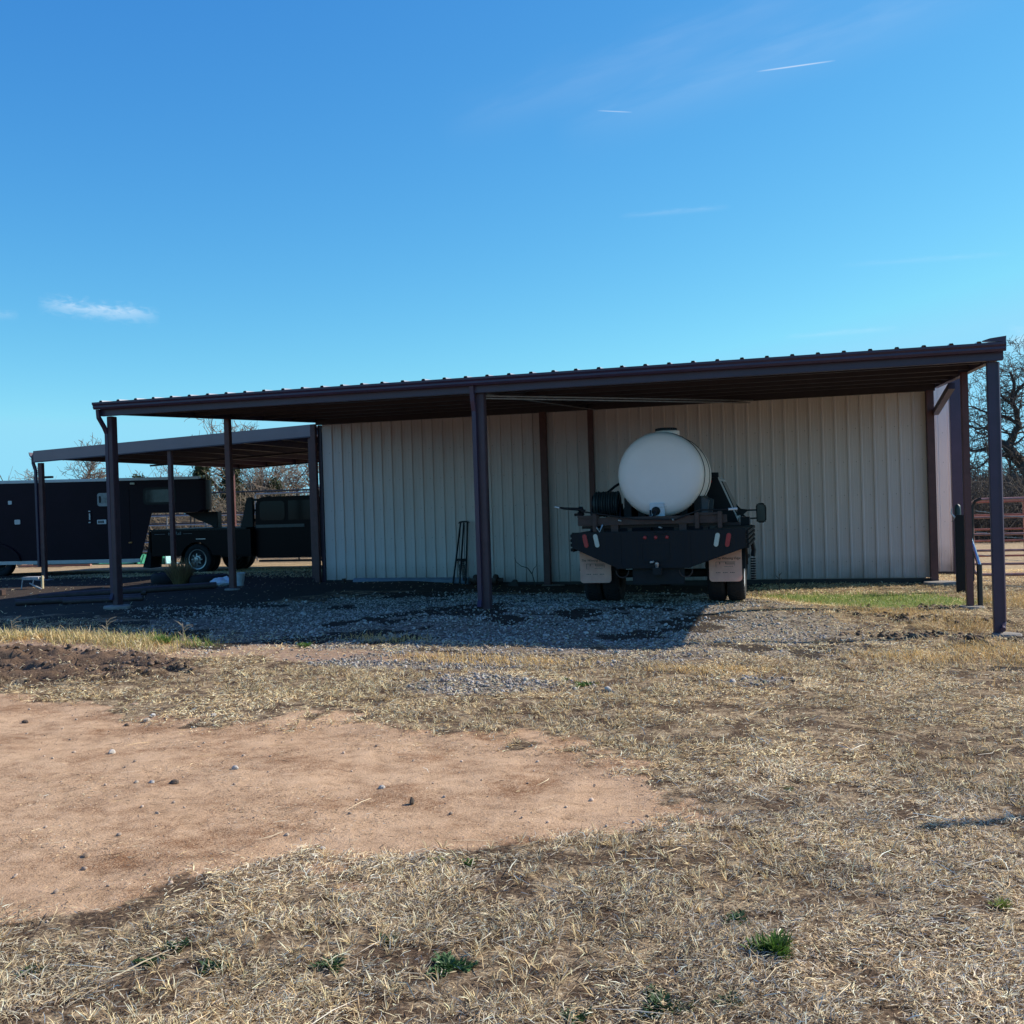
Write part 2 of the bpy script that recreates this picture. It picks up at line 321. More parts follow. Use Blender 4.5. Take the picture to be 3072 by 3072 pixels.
nP = gnoise(120, 3, .3, .8)
pep = gmath('ADD', gmath('MULTIPLY', nS.outputs['Fac'], .62), gmath('MULTIPLY', nP, .62))
spk2 = gramp(pep, [(.62, (1,1,1)), (.72, (.45,.36,.30))])
mul0 = gN('ShaderNodeMixRGB', blend_type='MULTIPLY'); mul0.inputs[0].default_value = 1; glk.new(sandc, mul0.inputs[1]); glk.new(spk2, mul0.inputs[2]); sandc = mul0.outputs[0]
mul = gN('ShaderNodeMixRGB', blend_type='MULTIPLY'); mul.inputs[0].default_value = 1; glk.new(sandc, mul.inputs[1]); glk.new(spk, mul.inputs[2]); sandc = mul.outputs[0]
vor = gN('ShaderNodeTexVoronoi'); vor.inputs['Scale'].default_value = 26; glk.new(POS, vor.inputs['Vector'])
bw = gN('ShaderNodeRGBToBW'); glk.new(vor.outputs['Color'], bw.inputs[0])
gravc = gramp(bw.outputs[0], [(.2, (.12,.09,.065)), (.5, (.22,.18,.135)), (.8, (.34,.29,.235))])
brownc = gramp(nB, [(.3, (.27,.18,.12)), (.7, (.46,.32,.22))])
greenc = gramp(nC, [(.3, (.10,.13,.035)), (.7, (.26,.32,.09))])
mudc = gramp(nC, [(.3, (.045,.03,.02)), (.7, (.26,.17,.11))])
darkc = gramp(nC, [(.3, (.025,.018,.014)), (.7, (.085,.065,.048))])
farc = gramp(gmath('ADD', gmath('MULTIPLY', nC, .35), gmath('MULTIPLY', nB, .65)), [(.3, (.20,.14,.08)), (.5, (.42,.31,.18)), (.7, (.55,.43,.27))])
nM = gnoise(3.1, 5, .4, .65)
dsoil = gramp(nC, [(.35, (.035,.024,.016)), (.55, (.13,.085,.052)), (.72, (.30,.20,.125))])
mM = gN('ShaderNodeMapRange', interpolation_type='SMOOTHSTEP'); glk.new(nM, mM.inputs[0]); mM.inputs[1].default_value = .44; mM.inputs[2].default_value = .56
c = gmix(mM.outputs[0], dsoil, soil)
c = gmix(brk('far', .2), c, farc)
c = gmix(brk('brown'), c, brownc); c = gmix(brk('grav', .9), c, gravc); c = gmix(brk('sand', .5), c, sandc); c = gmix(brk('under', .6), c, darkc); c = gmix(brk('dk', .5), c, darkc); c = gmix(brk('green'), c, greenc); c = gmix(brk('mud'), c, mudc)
glk.new(c, gb.inputs['Base Color'])
hgt = gmath('ADD', gmath('MULTIPLY', nD, .25), gmath('ADD', gmath('MULTIPLY', nC, .5), gmath('MULTIPLY', nB, .9)))
hgt = gmath('SUBTRACT', hgt, gmath('MULTIPLY', gmath('MULTIPLY', vor.outputs['Distance'], gattr('grav')), 1.2))
gbp = gN('ShaderNodeBump'); gbp.inputs['Strength'].default_value = .75; gbp.inputs['Distance'].default_value = .022; glk.new(hgt, gbp.inputs['Height']); glk.new(gbp.outputs[0], gb.inputs['Normal'])

# ------------------------------------------------------------------ barn (metal building with open lean-to front)
M_beige = mat('beige_siding', (.75,.655,.625), .42, 0, .10, 1.2, .04, 90, stretch=(1,1,.25))
M_red = mat('oxide_red_steel', (.13,.05,.048), .5, .0, .3, 5, .1, 60)
M_trim = mat('brown_steel_trim', (.05,.030,.062), .38, .0, .2, 3)  # brown steel, the purple cast of lens flare put into its colour
M_roof = mat('roof_steel', (.06,.045,.055), .45, .1, .25, 1.5)
M_purl = mat('shaded_purlin_steel', (.035,.025,.035), .5)  # unlit steel below the roof, shade put into its dark colour
M_conc = mat('concrete', (.30,.27,.24), .9, 0, .35, 8, .4, 40)
M_galv = mat('galvanised', (.45,.46,.48), .35, .8, .3, 12)
M_skirt = mat('dark_base_trim', (.05,.038,.035), .6, 0, .3, 6)
M_black = mat('black_paint', (.008,.009,.013), .4, 0, .3, 8, spec=.25)
M_rubber = mat('tyre_rubber', (.014,.0135,.015), .85, 0, .3, 14, .25, 80)
nt_ = M_beige.node_tree; NN = nt_.nodes; LL = nt_.links; b_ = NN['Principled BSDF']; src = b_.inputs['Base Color'].links[0].from_socket
tcw = NN.new('ShaderNodeTexCoord'); sx = NN.new('ShaderNodeSeparateXYZ'); LL.new(tcw.outputs['Object'], sx.inputs[0])
def wm(op, a, b=None, clamp=False):
    n = NN.new('ShaderNodeMath'); n.operation = op; n.use_clamp = clamp
    for i, x in enumerate((a, b)):
        if x is None: continue
        if isinstance(x, (int, float)): n.inputs[i].default_value = x
        else: LL.new(x, n.inputs[i])
    return n.outputs[0]
fx = wm('SUBTRACT', wm('FRACT', wm('DIVIDE', wm('ADD', sx.outputs[0], 20.05), .2286)), .5); fz = wm('SUBTRACT', wm('FRACT', wm('DIVIDE', sx.outputs[2], .62)), .5)
dd = wm('ADD', wm('POWER', wm('MULTIPLY', fx, .2286), 2), wm('POWER', wm('MULTIPLY', fz, .62), 2)); dot = wm('MULTIPLY', wm('LESS_THAN', dd, .00009), .5)
nw = NN.new('ShaderNodeTexNoise'); nw.inputs['Scale'].default_value = 3; nw.inputs['Detail'].default_value = 6; LL.new(tcw.outputs['Object'], nw.inputs['Vector'])
spl = wm('MULTIPLY', wm('SUBTRACT', 1, wm('DIVIDE', sx.outputs[2], .45), True), wm('MULTIPLY', nw.outputs['Fac'], .9)); fac = wm('MAXIMUM', dot, spl)
mxw = NN.new('ShaderNodeMixRGB'); LL.new(fac, mxw.inputs[0]); LL.new(src, mxw.inputs[1]); mxw.inputs[2].default_value = (.16, .12, .09, 1); LL.new(mxw.outputs[0], b_.inputs['Base Color'])
barn = empty('metal_barn', (0, 20.74, 0), 0, 'long beige ribbed metal barn with dark brown open lean-to roof across its front', 'barn')
barn.location = (0, 0, 0)
def ribbed(x0, x1, z0, z1, y, pitch=.2286, phase=0., rib=.026, face=-1):
    """ribbed siding sheet in a y plane, facing -y"""
    pts = []; k = math.ceil((x0-phase)/pitch); pts.append((x0, 0))
    while phase+k*pitch < x1-.03:
        c0 = phase+k*pitch
        if c0 > x0+.03:
            for dx, dy in ((-.026, 0), (-.014, rib), (.014, rib), (.026, 0)): pts.append((c0+dx, dy))
            for q in (.33, .66):
                if c0+pitch*q+.01 < x1: pts += [(c0+pitch*q-.007, 0), (c0+pitch*q, .0035), (c0+pitch*q+.007, 0)]
        k += 1
    pts.append((x1, 0)); m = MB(); n = len(pts); V = []
    for z in (z0, z1):
        for px, py in pts: V.append((px, y+face*py, z))
    for z in (z0, z1): V += [(x0, y+.03, z), (x1, y+.03, z)]
    fs = [(i, i+1, n+i+1, n+i) for i in range(n-1)]; a, b_, c_, d_ = 2*n, 2*n+1, 2*n+2, 2*n+3
    fs += [(a, c_, d_, b_)]
    m.add(V, fs); return m
YW = 20.76
ribbed(-10.27, -6.74, .07, 3.46, YW, phase=-10.05).build('wall_panel', M_beige, barn)
ribbed(-6.74, -4.36, -.01, 3.46, YW+.004, phase=-6.74).build('wall_panel', M_beige, barn)
ribbed(-4.36, 1.86, .005, 3.46, YW, phase=-4.3).build('wall_panel', M_beige, barn)
# enclosed body behind the front wall
bm = MB(); bm.box(-10.2, 1.8, YW+.04, 24.0, -.3, 3.44); bm.box(-10.2, 2.68, 24.01, 31, -.6, 3.95); bm.build('body', M_beige, barn)
ribbed(2.0, 2.62, -.12, 3.95, 23.9, phase=2.13).build('rear_wall', M_beige, barn)
MB().box(2.62, 2.83, 23.84, 23.99, -.35, 3.98).build('corner_trim', M_trim, barn, .006)
MB().box(1.9, 2.9, 23.8, 31.2, 3.955, 4.05).build('rear_roof_edge', M_trim, barn, .01)
sk = MB(); sk.box(-6.72, 1.9, YW-.012, YW+.03, -.2, -.012); sk.box(-10.3, -6.74, YW-.012, YW+.03, -.1, .066); sk.box(2.0, 2.62, 23.87, 23.93, -.45, -.125); sk.build('base_trim', M_skirt, barn)
MB().box(1.86, 1.97, YW-.03, YW+.06, -.12, 3.44).build('corner_trim', M_trim, barn, .005)
MB().box(-10.36, -10.28, YW-.03, YW+.06, .0, 3.4).build('corner_trim', M_trim, barn, .005)
# lean-to roof: slopes up to the back
XL, XR, YF, YB = -10.42, 2.1, 13.62, 21.0
def zr(y): return 3.30+(y-YF)*(.33/7.1)
pts = []; k = 0; xx = XL+.06; 
P = [(XL, 0)]
while xx < XR-.05:
    P += [(xx-.036, 0), (xx-.018, .036), (xx+.018, .036), (xx+.036, 0)]; xx += .3048
P.append((XR, 0)); n = len(P); V = []
for y in (YF-.03, YB):
    for px, pz in P: V.append((px, y, zr(y)+pz))
for y in (YF-.03, YB):
    for px, pz in P: V.append((px, y, zr(y)+pz-.004))
MB().add(V[:2*n], [(i, i+1, n+i+1, n+i) for i in range(n-1)]).build('roof_sheet', mat('pale_roof_coating', (.50,.50,.52), .3, .5, .15, 2), barn)
MB().add(V[2*n:], [(i, n+i, n+i+1, i+1) for i in range(n-1)]).build('roof_underside', M_purl, barn)  # same sheet from below, darkened: roof shade put into the colour
# gutter with an ogee face
gp = [(YF, 3.285), (YF-.02, 3.203), (YF-.08, 3.198), (YF-.10, 3.225), (YF-.098, 3.25), (YF-.12, 3.275), (YF-.12, 3.302), (YF-.108, 3.302), (YF-.108, 3.28), (YF-.085, 3.255), (YF-.088, 3.228), (YF-.075, 3.21), (YF-.03, 3.213), (YF-.012, 3.285)]
MB().prism(gp, XL-.03, XR+.015, 'x').build('gutter', M_trim, barn)
MB().box(XL+.0, XR, YF+.02, YF+.10, 3.105, 3.272).build('eave_beam', M_trim, barn, .006)
MB().prism([(XR-.24, 3.33), (XR-.16, 3.352), (XR+.015, 3.37), (XR+.01, 3.30)], YF-.12, YF+.02, 'y').build('ridge_cap_end', M_trim, barn)
# rakes
def rake(x0, x1, hgt=.16):
    m = MB(); m.add([(x0, YF+.10, zr(YF+.1)-hgt), (x1, YF+.10, zr(YF+.1)-hgt), (x1, YB, zr(YB)-hgt), (x0, YB, zr(YB)-hgt), (x0, YF+.10, zr(YF+.1)-.004), (x1, YF+.10, zr(YF+.1)-.004), (x1, YB, zr(YB)-.004), (x0, YB, zr(YB)-.004)], [(0,3,2,1),(4,5,6,7),(0,1,5,4),(1,2,6,5),(2,3,7,6),(3,0,4,7)]); return m
rake(XR-.075, XR+.012, .17).build('rake_beam', M_trim, barn); rake(XL-.012, XL+.07, .17).build('rake_beam', M_trim, barn)
rake(-4.48, -4.40, .2).build('rafter', M_purl, barn)
for y in np.arange(14.9, 20.6, 1.18):
    z = zr(y)-.006; MB().box(XL+.08, XR-.08, y-.03, y+.03, z-.14, z-.006).build('purlin', M_purl, barn)
MB().box(XL+.08, XR-.08, 20.60, 20.70, 3.40, 3.60).build('back_beam', M_purl, barn)
def post(x, y, z0, z1, w=.1, d=.1, m=None, par=None):
    return MB().box(x-w/2, x+w/2, y-d/2, y+d/2, z0, z1).build('post', m or M_red, par or barn, .008)
PF = YF+.16; M_post = mat('shaded_maroon_post', (.062,.033,.046), .45, 0, .25, 5, .05, 60)  # oxide red like other posts, shade and lens veil put into colour
post(-10.33, PF+.02, H(-10.33, PF)-.05, 3.105, .095, .13, M_post); post(-4.42, PF, H(-4.42, PF)-.1, 3.105, .115, .12, M_post); post(1.98, PF, -.16, 3.105, .1, .1, M_trim)
post(-10.34, 17.1, H(-10.34, 17.1)-.05, zr(17.1)-.17, .11, .1); post(1.98, 16.25, -.1, zr(16.25)-.17, .095, .1)
post(-10.42, 20.66, H(-10.4, 20.66)-.05, 3.42, .12, .1); post(-5.33, 20.64, -.15, 3.41, .13, .12); post(-4.36, 20.64, -.15, 3.41, .1, .12); post(1.93, 20.64, -.15, 3.41, .13, .12)
for (x, y, zt, rr) in ((-10.28, 13.72, .24, .2), (-4.38, 13.75, .16, .17), (2.05, 13.72, -.13, .17), (-10.32, 17.05, .21, .14), (1.98, 16.2, -.06, .17), (1.98, 20.45, -.05, .3), (-5.2, 20.45, -.06, .25)):
    r_ = random.Random(int(x*10+y)); pr = [(0, -.3), (rr*.98, -.3), (rr, zt-.02), (rr*.93, zt), (.0, zt+.003)]
    f = MB().lathe(pr, 14, 'z', (0, 0, 0), False); f.v = [(v[0]*(1+.12*math.sin(3*math.atan2(v[1], v[0])+x)), v[1]*(1+.1*math.cos(2*math.atan2(v[1], v[0]))), v[2]) for v in f.v]
    f.build('concrete_footing', M_conc, barn, loc=(x, y, 0))
# downspouts
for (x, zb) in ((-10.45, .32), (-4.53, .2)):
    m = MB()
    if x < -10: m.path([(x+.04, PF-.19, 3.2), (x+.04, PF-.18, 3.08), (x+.055, PF-.08, 2.94), (x+.062, PF-.03, 2.84), (x+.062, PF-.02, zb+.1), (x+.062, PF-.06, zb)], .036, 4)
    else: m.path([(x+.04, PF-.17, 3.2), (x+.04, PF-.15, 3.0), (x+.04, PF-.10, 2.86), (x+.04, PF-.09, zb+.1), (x+.04, PF-.14, zb)], .04, 4)
    m.build('downspout', M_trim, barn)
MB().path([(2.045, PF+.0, 3.1), (2.045, PF, -.0), (2.03, PF-.05, -.06), (2.02, PF-.12, -.08)], .032, 6).build('downspout', M_trim, barn)
# knee brace at the right corner and rod bracing under the roof
MB().path([(2.02, 20.6, 3.0), (2.05, 18.35, 3.26)], .07, 4).build('knee_brace', M_trim, barn)
MB().path([(-4.35, PF+.05, 3.1), (-4.3+.1, 20.55, 3.38)], .008, 5).build('brace_rod', M_galv, barn)
MB().path([(-4.40, PF+.1, 3.08), (-1.2, 20.6, 3.4)], .012, 5).build('brace_rod', M_galv, barn)
MB().path([(-4.40, PF+.14, 3.05), (-1.25, 20.6, 3.36)], .012, 5).build('brace_rod', M_galv, barn)
mm = MB()
for i in range(28):
    pass
# ------------------------------------------------------------------ carport at left
cp = empty('carport', (-14.6, 21.5, 0), 0, 'low dark steel carport over the black trailer and black truck, left of the barn', 'carport')
def cz(x): return 2.97+(x+18.35)*(.27/7.5)
CX0, CX1, CY0, CY1 = -18.35, -10.8, 21.5, 30.6
o_ = (14.6, -21.5)
def C(x, y): return (x+o_[0], y+o_[1])
def cslab(m, x0, x1, y0, y1, dz0, dz1):
    a = [C(x0, y0), C(x1, y0), C(x1, y1), C(x0, y1)]; zx = [cz(x0), cz(x1), cz(x1), cz(x0)]
    return m.add([(a[i][0], a[i][1], zx[i]+dz0) for i in range(4)]+[(a[i][0], a[i][1], zx[i]+dz1) for i in range(4)], [(0,3,2,1),(4,5,6,7),(0,1,5,4),(1,2,6,5),(2,3,7,6),(3,0,4,7)])
M_fas = mat('grey_brown_fascia', (.27,.185,.19), .33, .0, .12, 1.5)
cslab(MB(), CX0, CX1, CY0+.05, CY1, .19, .22).build('roof_sheet', M_roof, cp)
cslab(MB(), CX0-.02, CX1, CY0, CY0+.05, -.015, .26).build('fascia', M_fas, cp, .005)
cslab(MB(), CX0, CX1, CY1-.06, CY1, -.0, .25).build('fascia', M_fas, cp)
cslab(MB(), CX0, CX1, CY0-.012, CY0, -.025, .0).build('fascia_lip', M_trim, cp)
a = C(CX0-.0, 0)[0]; MB().prism([(a, 3.2), (a-.02, 3.07), (a-.09, 3.07), (a-.13, 3.12), (a-.15, 3.2), (a-.14, 3.2), (a-.11, 3.12), (a-.08, 3.08)], CY0-21.5, CY1-21.5, 'y').build('gutter', M_trim, cp)
for x in np.linspace(CX0+.25, CX1-.2, 8): cslab(MB(), x-.03, x+.03, CY0+.06, CY1-.08, .04, .185).build('purlin', M_trim, cp)
for y in (CY0+.16, CY1-.14, 26.1): cslab(MB(), CX0+.05, CX1-.05, y-.04, y+.04, -.01, .036).build('rafter', M_purl, cp)
for (x, y) in ((-18.25, 21.62), (-14.62, 21.62), (-10.98, 21.62), (-18.3, 30.46), (-14.62, 30.46), (-10.98, 30.46)):
    w = .12 if x < -18 else .1
    MB().box(x+14.6-w/2, x+14.6+w/2, y-21.5-.05, y-21.5+.05, H(x, y)-.05, cz(x)-.035).build('post', M_red, cp, .006)
MB().path([(-18.42+14.6, .05, 3.08), (-18.42+14.6, .06, 2.92), (-18.36+14.6, .06, 2.75), (-18.35+14.6, .06, .4)], .04, 4).build('downspout', M_trim, cp)
for (x, y) in ((-18.2, 21.55), (-14.6, 21.5)): MB().lathe([(.24, -.3), (.24, H(x, y)-.01), (.2, H(x, y)+.01)], 12, 'z', (x+14.6, y-21.5, 0)).build('concrete_footing', M_conc, cp)

# ------------------------------------------------------------------ wheels
def tyre(par, x, y, z, R=.4, w=.23, rim=.27, mr=None, axis='x', side=1, hub=True, tread=True, deep=False):
    """wheel whose axle runs along axis; side: outward direction"""
    h = w/2; m = MB()
    prof = [(rim*.98, -h*.75), (rim+.03, -h*.95), (R-.06, -h*1.02), (R-.012, -h*.86), (R, -h*.6), (R, h*.6), (R-.012, h*.86), (R-.06, h*1.02), (rim+.03, h*.95), (rim*.98, h*.75), (rim*.97, 0), (rim*.98, -h*.75)]
    m.lathe(prof, 44, axis, (x, y, z), False)
    if tread:
        for k in range(44):
            w0 = 2*math.pi*k/44
            for q, (a0, a1) in enumerate(((-.98, -.55), (-.45, -.05), (.05, .45), (.55, .98))):
                w1 = w0+(q % 2)*.07; rr = R+.006; V = []
                for (aa, ww) in ((a0, w1), (a1, w1+.02), (a1, w1+.11), (a0, w1+.09)):
                    rq = rr-(.03 if abs(aa) > .9 else 0)
                    for r3 in (rq, rq-.03):
                        cc, ss = r3*math.cos(ww), r3*math.sin(ww)
                        V.append((x+aa*h, y+cc, z+ss) if axis == 'x' else (x+cc, y+aa*h, z+ss))
                m.add(V, [(0,2,4,6), (0,1,3,2), (2,3,5,4), (4,5,7,6), (6,7,1,0)])
    T = m.build('wheel', M_rubber, par, smooth=50)
    s = side; mr = mr or M_galv
    f = MB()
    if deep: rp = [(rim, s*h*.9), (rim*.93, s*h*.8), (rim*.88, s*h*.1), (rim*.5, -s*h*.05), (rim*.42, s*h*.1), (.07, s*h*.2), (.06, s*h*.5), (.0, s*h*.52)]
    else: rp = [(rim, s*h*.82), (rim*.93, s*h*.86), (rim*.86, s*h*.45), (rim*.6, s*h*.3), (rim*.5, s*h*.6), (.08, s*h*.65), (.07, s*h*.95), (.0, s*h*.97)]
    f.lathe(rp, 32, axis, (x, y, z), False)
    if hub:
        for k in range(8):
            w0 = 2*math.pi*k/8; rr = rim*.42; a_ = (rr*math.cos(w0), rr*math.sin(w0)); e0 = s*h*(.1 if deep else .6); e1 = s*h*(.4 if deep else .85)
            pa = [(x+e0, y+a_[0], z+a_[1]), (x+e1, y+a_[0], z+a_[1])] if axis == 'x' else [(x+a_[0], y+e0, z+a_[1]), (x+a_[0], y+e1, z+a_[1])]
            f.path(pa, .014, 6)
    f.build('rim', mr, T, smooth=40)
    return T

# ------------------------------------------------------------------ water truck in the lean-to
M_white = mat('white_paint', (.68,.69,.70), .3, 0, .08, 3, clear=.3)
M_redl = mat('red_lens', (.42,.02,.03), .25, 0, .15, 40)
M_whl = mat('white_lens', (.62,.62,.52), .3, 0, .15, 60)
M_flap = mat('tan_mud_flap', (.96,.62,.48), .7, 0, .2, 5, .1, 40, col2=(.80,.48,.37), trans=.35)
M_rustb = mat('rusty_brown_steel', (.075,.042,.032), .65, 0, .4, 9, .2, 60)
M_drk = mat('dark_underbody', (.015,.014,.014), .8, 0, .3, 6)
M_glass = mat('dark_glass', (.005,.006,.008), .12, 0, .1, 3, spec=.2)
M_blkdirty = mat('worn_black_steel', (.009,.011,.017), .6, 0, .2, 5, .08, 30, spec=.25, col2=(.017,.014,.012), stretch=(7,1,.5))
TZ = .11; TY = 14.6; TX = -2.2; TR = rad(1.5)
T = empty('flatbed_truck', (TX, TY, TZ), TR, 'white cab flatbed truck with black rear skirt and tan mud flaps under the lean-to', 'truck')
MB().prism([(-1.2, 1.045), (1.2, 1.045), (1.2, .79), (.42, .525), (-.54, .525), (-1.2, .83)], 0, .06, 'y').build('rear_skirt', M_blkdirty, T, .008)
MB().box(-1.19, 1.19, .06, 2.75, .93, 1.03).build('deck', M_drk, T, .006)
for s in (-1, 1):
    m = MB()
    for z in (.80, .865, .93, .995): m.box(min(s*1.192, s*1.235), max(s*1.192, s*1.235), .08, 2.72, z-.022, z+.022)
    m.box(min(s*1.19, s*1.2), max(s*1.19, s*1.2), .06, 2.72, .77, 1.02)
    m.build('side_rail', M_blkdirty, T, .004)
m = MB(); m.box(-.46, -.38, .1, 6.0, .55, .78); m.box(.38, .46, .1, 6.0, .55, .78)
for y in (.3, 1.4, 2.5, 3.6): m.box(-.4, .4, y, y+.1, .58, .74)
m.build('chassis_frame', M_drk, T)
m = MB(); m.box(-.36, .36, .061, .10, .3, .56) ; m.box(-.06, .06, -.12, .3, .44, .54); m.build('hitch_receiver', M_drk, T, .006)
MB().path([(-.09, -.10, .62), (-.06, -.10, .62), (-.05, -.08, .625)], .02, 8).build('hitch_pin', M_galv, T)
MB().lathe([(.0, .505), (.02, .505), (.022, .56), (.03, .58), (.028, .61), (0, .625)], 14, 'z', (-.0, -.08, .0), False).build('hitch_ball', M_galv, T, smooth=40)
for x in (.36, .21): pass
# lower chain loops
for x in (-.5, .38): MB().path([(x+.09*math.cos(t), .05, .5+.10*math.sin(t)) for t in np.linspace(math.pi, 2*math.pi, 9)], .009, 6).build('safety_chain', M_rustb, T)
def oval(w, h, n=10):
    p = []
    for k in range(n+1): t = math.pi*k/n; p.append((w*math.cos(t), h-w+w*math.sin(t)))
    for k in range(n+1): t = math.pi+math.pi*k/n; p.append((w*math.cos(t), -h+w+w*math.sin(t)))
    return p
def oval_light(x, z, tilt, m_):
    c_, s_ = math.cos(tilt), math.sin(tilt)
    rim = MB().prism([(x+a*c_-b*s_, z+a*s_+b*c_) for a, b in oval(.042, .108)], -.006, .002, 'y').build('tail_light', M_black, T)
    MB().prism([(x+a*c_-b*s_, z+a*s_+b*c_) for a, b in oval(.031, .095)], -.02, -.0055, 'y').build('lens', m_, rim, .005)
    return rim
oval_light(-1.0, .925, rad(11), M_redl); oval_light(-.845, .925, rad(11), M_whl); oval_light(.815, .905, rad(-11), M_whl); oval_light(.965, .90, rad(-11), M_redl)
for x in (-.165, -.015, .14):
    rr_ = MB().lathe([(.0, -.004), (.034, -.004), (.036, .001)], 18, 'y', (x, 0, .955), False).build('marker_light', M_black, T)
    MB().lathe([(.0, -.016), (.018, -.014), (.025, -.004)], 18, 'y', (x, 0, .955), False).build('lens', M_redl, rr_, smooth=40)
fr = MB()
for (a0, a1, b0, b1) in ((-.22, .17, .872, .882), (-.22, .17, .62, .63), (-.22, -.21, .63, .872), (.16, .17, .63, .872)): fr.box(a0, a1, -.008, .001, b0, b1)
fr.build('plate_recess', M_drk, T)
for x in (-.54, .42): MB().box(x-.04, x+.04, -.006, .001, .53, 1.02).build('weld_strip', M_blkdirty, T)
for s in (-1, 1):
    xc = -.925 if s < 0 else .90; w = .225
    pts = [(xc-w, .96), (xc+w, .96)]
    for k in range(6): t = -math.pi/2*k/5; pts.append((xc+w-.05+.05*math.cos(t), .36+.05*math.sin(t)))
    for k in range(6): t = -math.pi/2-math.pi/2*k/5; pts.append((xc-w+.05+.05*math.cos(t), .36+.05*math.sin(t)))
    fl = MB().prism(pts, .30, .312, 'y').build('mud_flap', M_flap, T, .003)
    ink = mat('dark_ink', (.05,.03,.03), .8)
    text('lettering', 'The Winning Edge', .046, ink, fl, (xc+s*.035, .2985, .618), (rad(90), 0, 0), .35, .0008)
    em = MB(); e0, e1, f0, f1 = xc-.13, xc+.13, .51, .585
    for (p, q, u_, v_) in ((e0, e1, f1-.004, f1), (e0, e0+.004, f0, f1), (e1-.004, e1, f0+.02, f1-.01), (e0+.05, e0+.058, f0+.04, f1), (e0+.13, e0+.137, f0+.04, f1)): em.box(p, q, .2975, .2995, u_, v_)
    for k in range(9): em.box(e0+.145+k*.012, e0+.149+k*.012, .2975, .2995, f0+.035, f1-.01)
    for k in range(6): em.box(e0+.12+k*.02, e0+.13+k*.02, .2975, .2995, f0+.005+.004*(k % 2), f0+.012+.004*(k % 2))
    em.build('emblem', ink, fl)
    for k0 in ((0, 3), (4, 7), (8, 11)):
        ln = MB(); ln.box(xc-.13+k0[0]*.024, xc-.115+(k0[1]-1)*.024, .2975, .2995, .430, .432)
        for k in range(*k0): ln.box(xc-.13+k*.024, xc-.12+k*.024, .2975, .2995, .4325, .44)
        ln.build('small_print', ink, fl)
for x, sd in ((-1.02, -1), (-.75, -1), (.75, 1), (1.02, 1)): tyre(T, x, .86, .40, .405, .24, .22, M_white, 'x', sd, deep=True)
MB().path([(-.7, .86, .4), (.7, .86, .4)], .06, 10).build('rear_axle', M_drk, T)
MB().lathe([(.0, -.16), (.12, -.13), (.19, 0), (.12, .13), (0, .16)], 16, 'y', (0, .86, .4), False).build('differential', M_drk, T, smooth=60)
for x, sd in ((-.88, -1), (.88, 1)): tyre(T, x, 4.9, .40, .405, .24, .22, M_white, 'x', sd, tread=False)
for s in (-1, 1):
    m = MB()
    for k in range(8):
        t0, t1 = math.pi*k/8*.9+.15, math.pi*(k+1)/8*.9+.15
        m.add([(s*.62, .86+.5*math.cos(t0), .4+.5*math.sin(t0)), (s*1.17, .86+.5*math.cos(t0), .4+.5*math.sin(t0)), (s*1.17, .86+.5*math.cos(t1), .4+.5*math.sin(t1)), (s*.62, .86+.5*math.cos(t1), .4+.5*math.sin(t1))], [(0, 1, 2, 3)])
    m.build('wheel_arch', M_drk, T)
# headache rack at the front of the bed
rk = MB().prism([(-.62, 1.86), (.66, 1.86), (.68, 1.78), (1.0, 1.03), (-1.0, 1.03), (-.66, 1.78)], 2.66, 2.72, 'y').build('headache_rack', M_black, T, .006)
MB().box(-.66, .69, 2.60, 2.74, 1.80, 1.88).build('top_bar', M_black, rk, .006)
MB().prism([(.50+a, 1.74+b) for a, b in [(q[1]*1.0, q[0]*.8) for q in oval(.035, .085)]], 2.645, 2.662, 'y').build('brake_light', M_redl, rk)
for x in (.44, .53, .62): MB().lathe([(0, 0), (.012, 0), (.012, .012), (0, .014)], 8, 'y', (x, 2.645, 1.23), False).build('bolt', M_galv, rk)
# cab
cb = MB().prism([(-.97, .60), (.97, .60), (.99, .98), (.955, 1.15), (.70, 1.76), (.60, 1.83), (-.60, 1.83), (-.70, 1.76), (-.955, 1.15), (-.99, .98)], 2.82, 4.45, 'y').build('cab', M_white, T, .03)
MB().prism([(-.60, 1.72), (.60, 1.72), (.78, 1.25), (-.78, 1.25)], 2.805, 2.822, 'y').build('rear_window', M_glass, cb)
MB().prism([(4.3, .5), (5.75, .5), (5.85, .62), (5.8, 1.02), (4.45, 1.16), (4.3, 1.16)], -.93, .93, 'x').build('hood', M_white, T, .04)
for s in (-1, 1):
    MB().add([(s*.962, 3.0, 1.17), (s*.962, 4.2, 1.17), (s*.725, 4.0, 1.74), (s*.725, 3.05, 1.74), (s*.945, 3.0, 1.17), (s*.945, 4.2, 1.17), (s*.70, 4.0, 1.74), (s*.70, 3.05, 1.74)], [(0,1,2,3), (4,7,6,5), (0,3,7,4), (1,5,6,2), (0,4,5,1), (3,2,6,7)]).build('door_window', M_glass, cb)
    dr = MB().box(min(s*.985, s*.998), max(s*.985, s*.998), 2.95, 4.25, .66, 1.14).build('door', M_white, cb, .004)
    MB().box(min(s*.998, s*1.02), max(s*.998, s*1.02), 3.05, 3.18, 1.0, 1.03).build('handle', M_black, dr, .004)
    MB().box(min(s*.9, s*1.08), max(s*.9, s*1.08), 2.85, 4.4, .42, .47).build('running_board', M_black, T, .008)
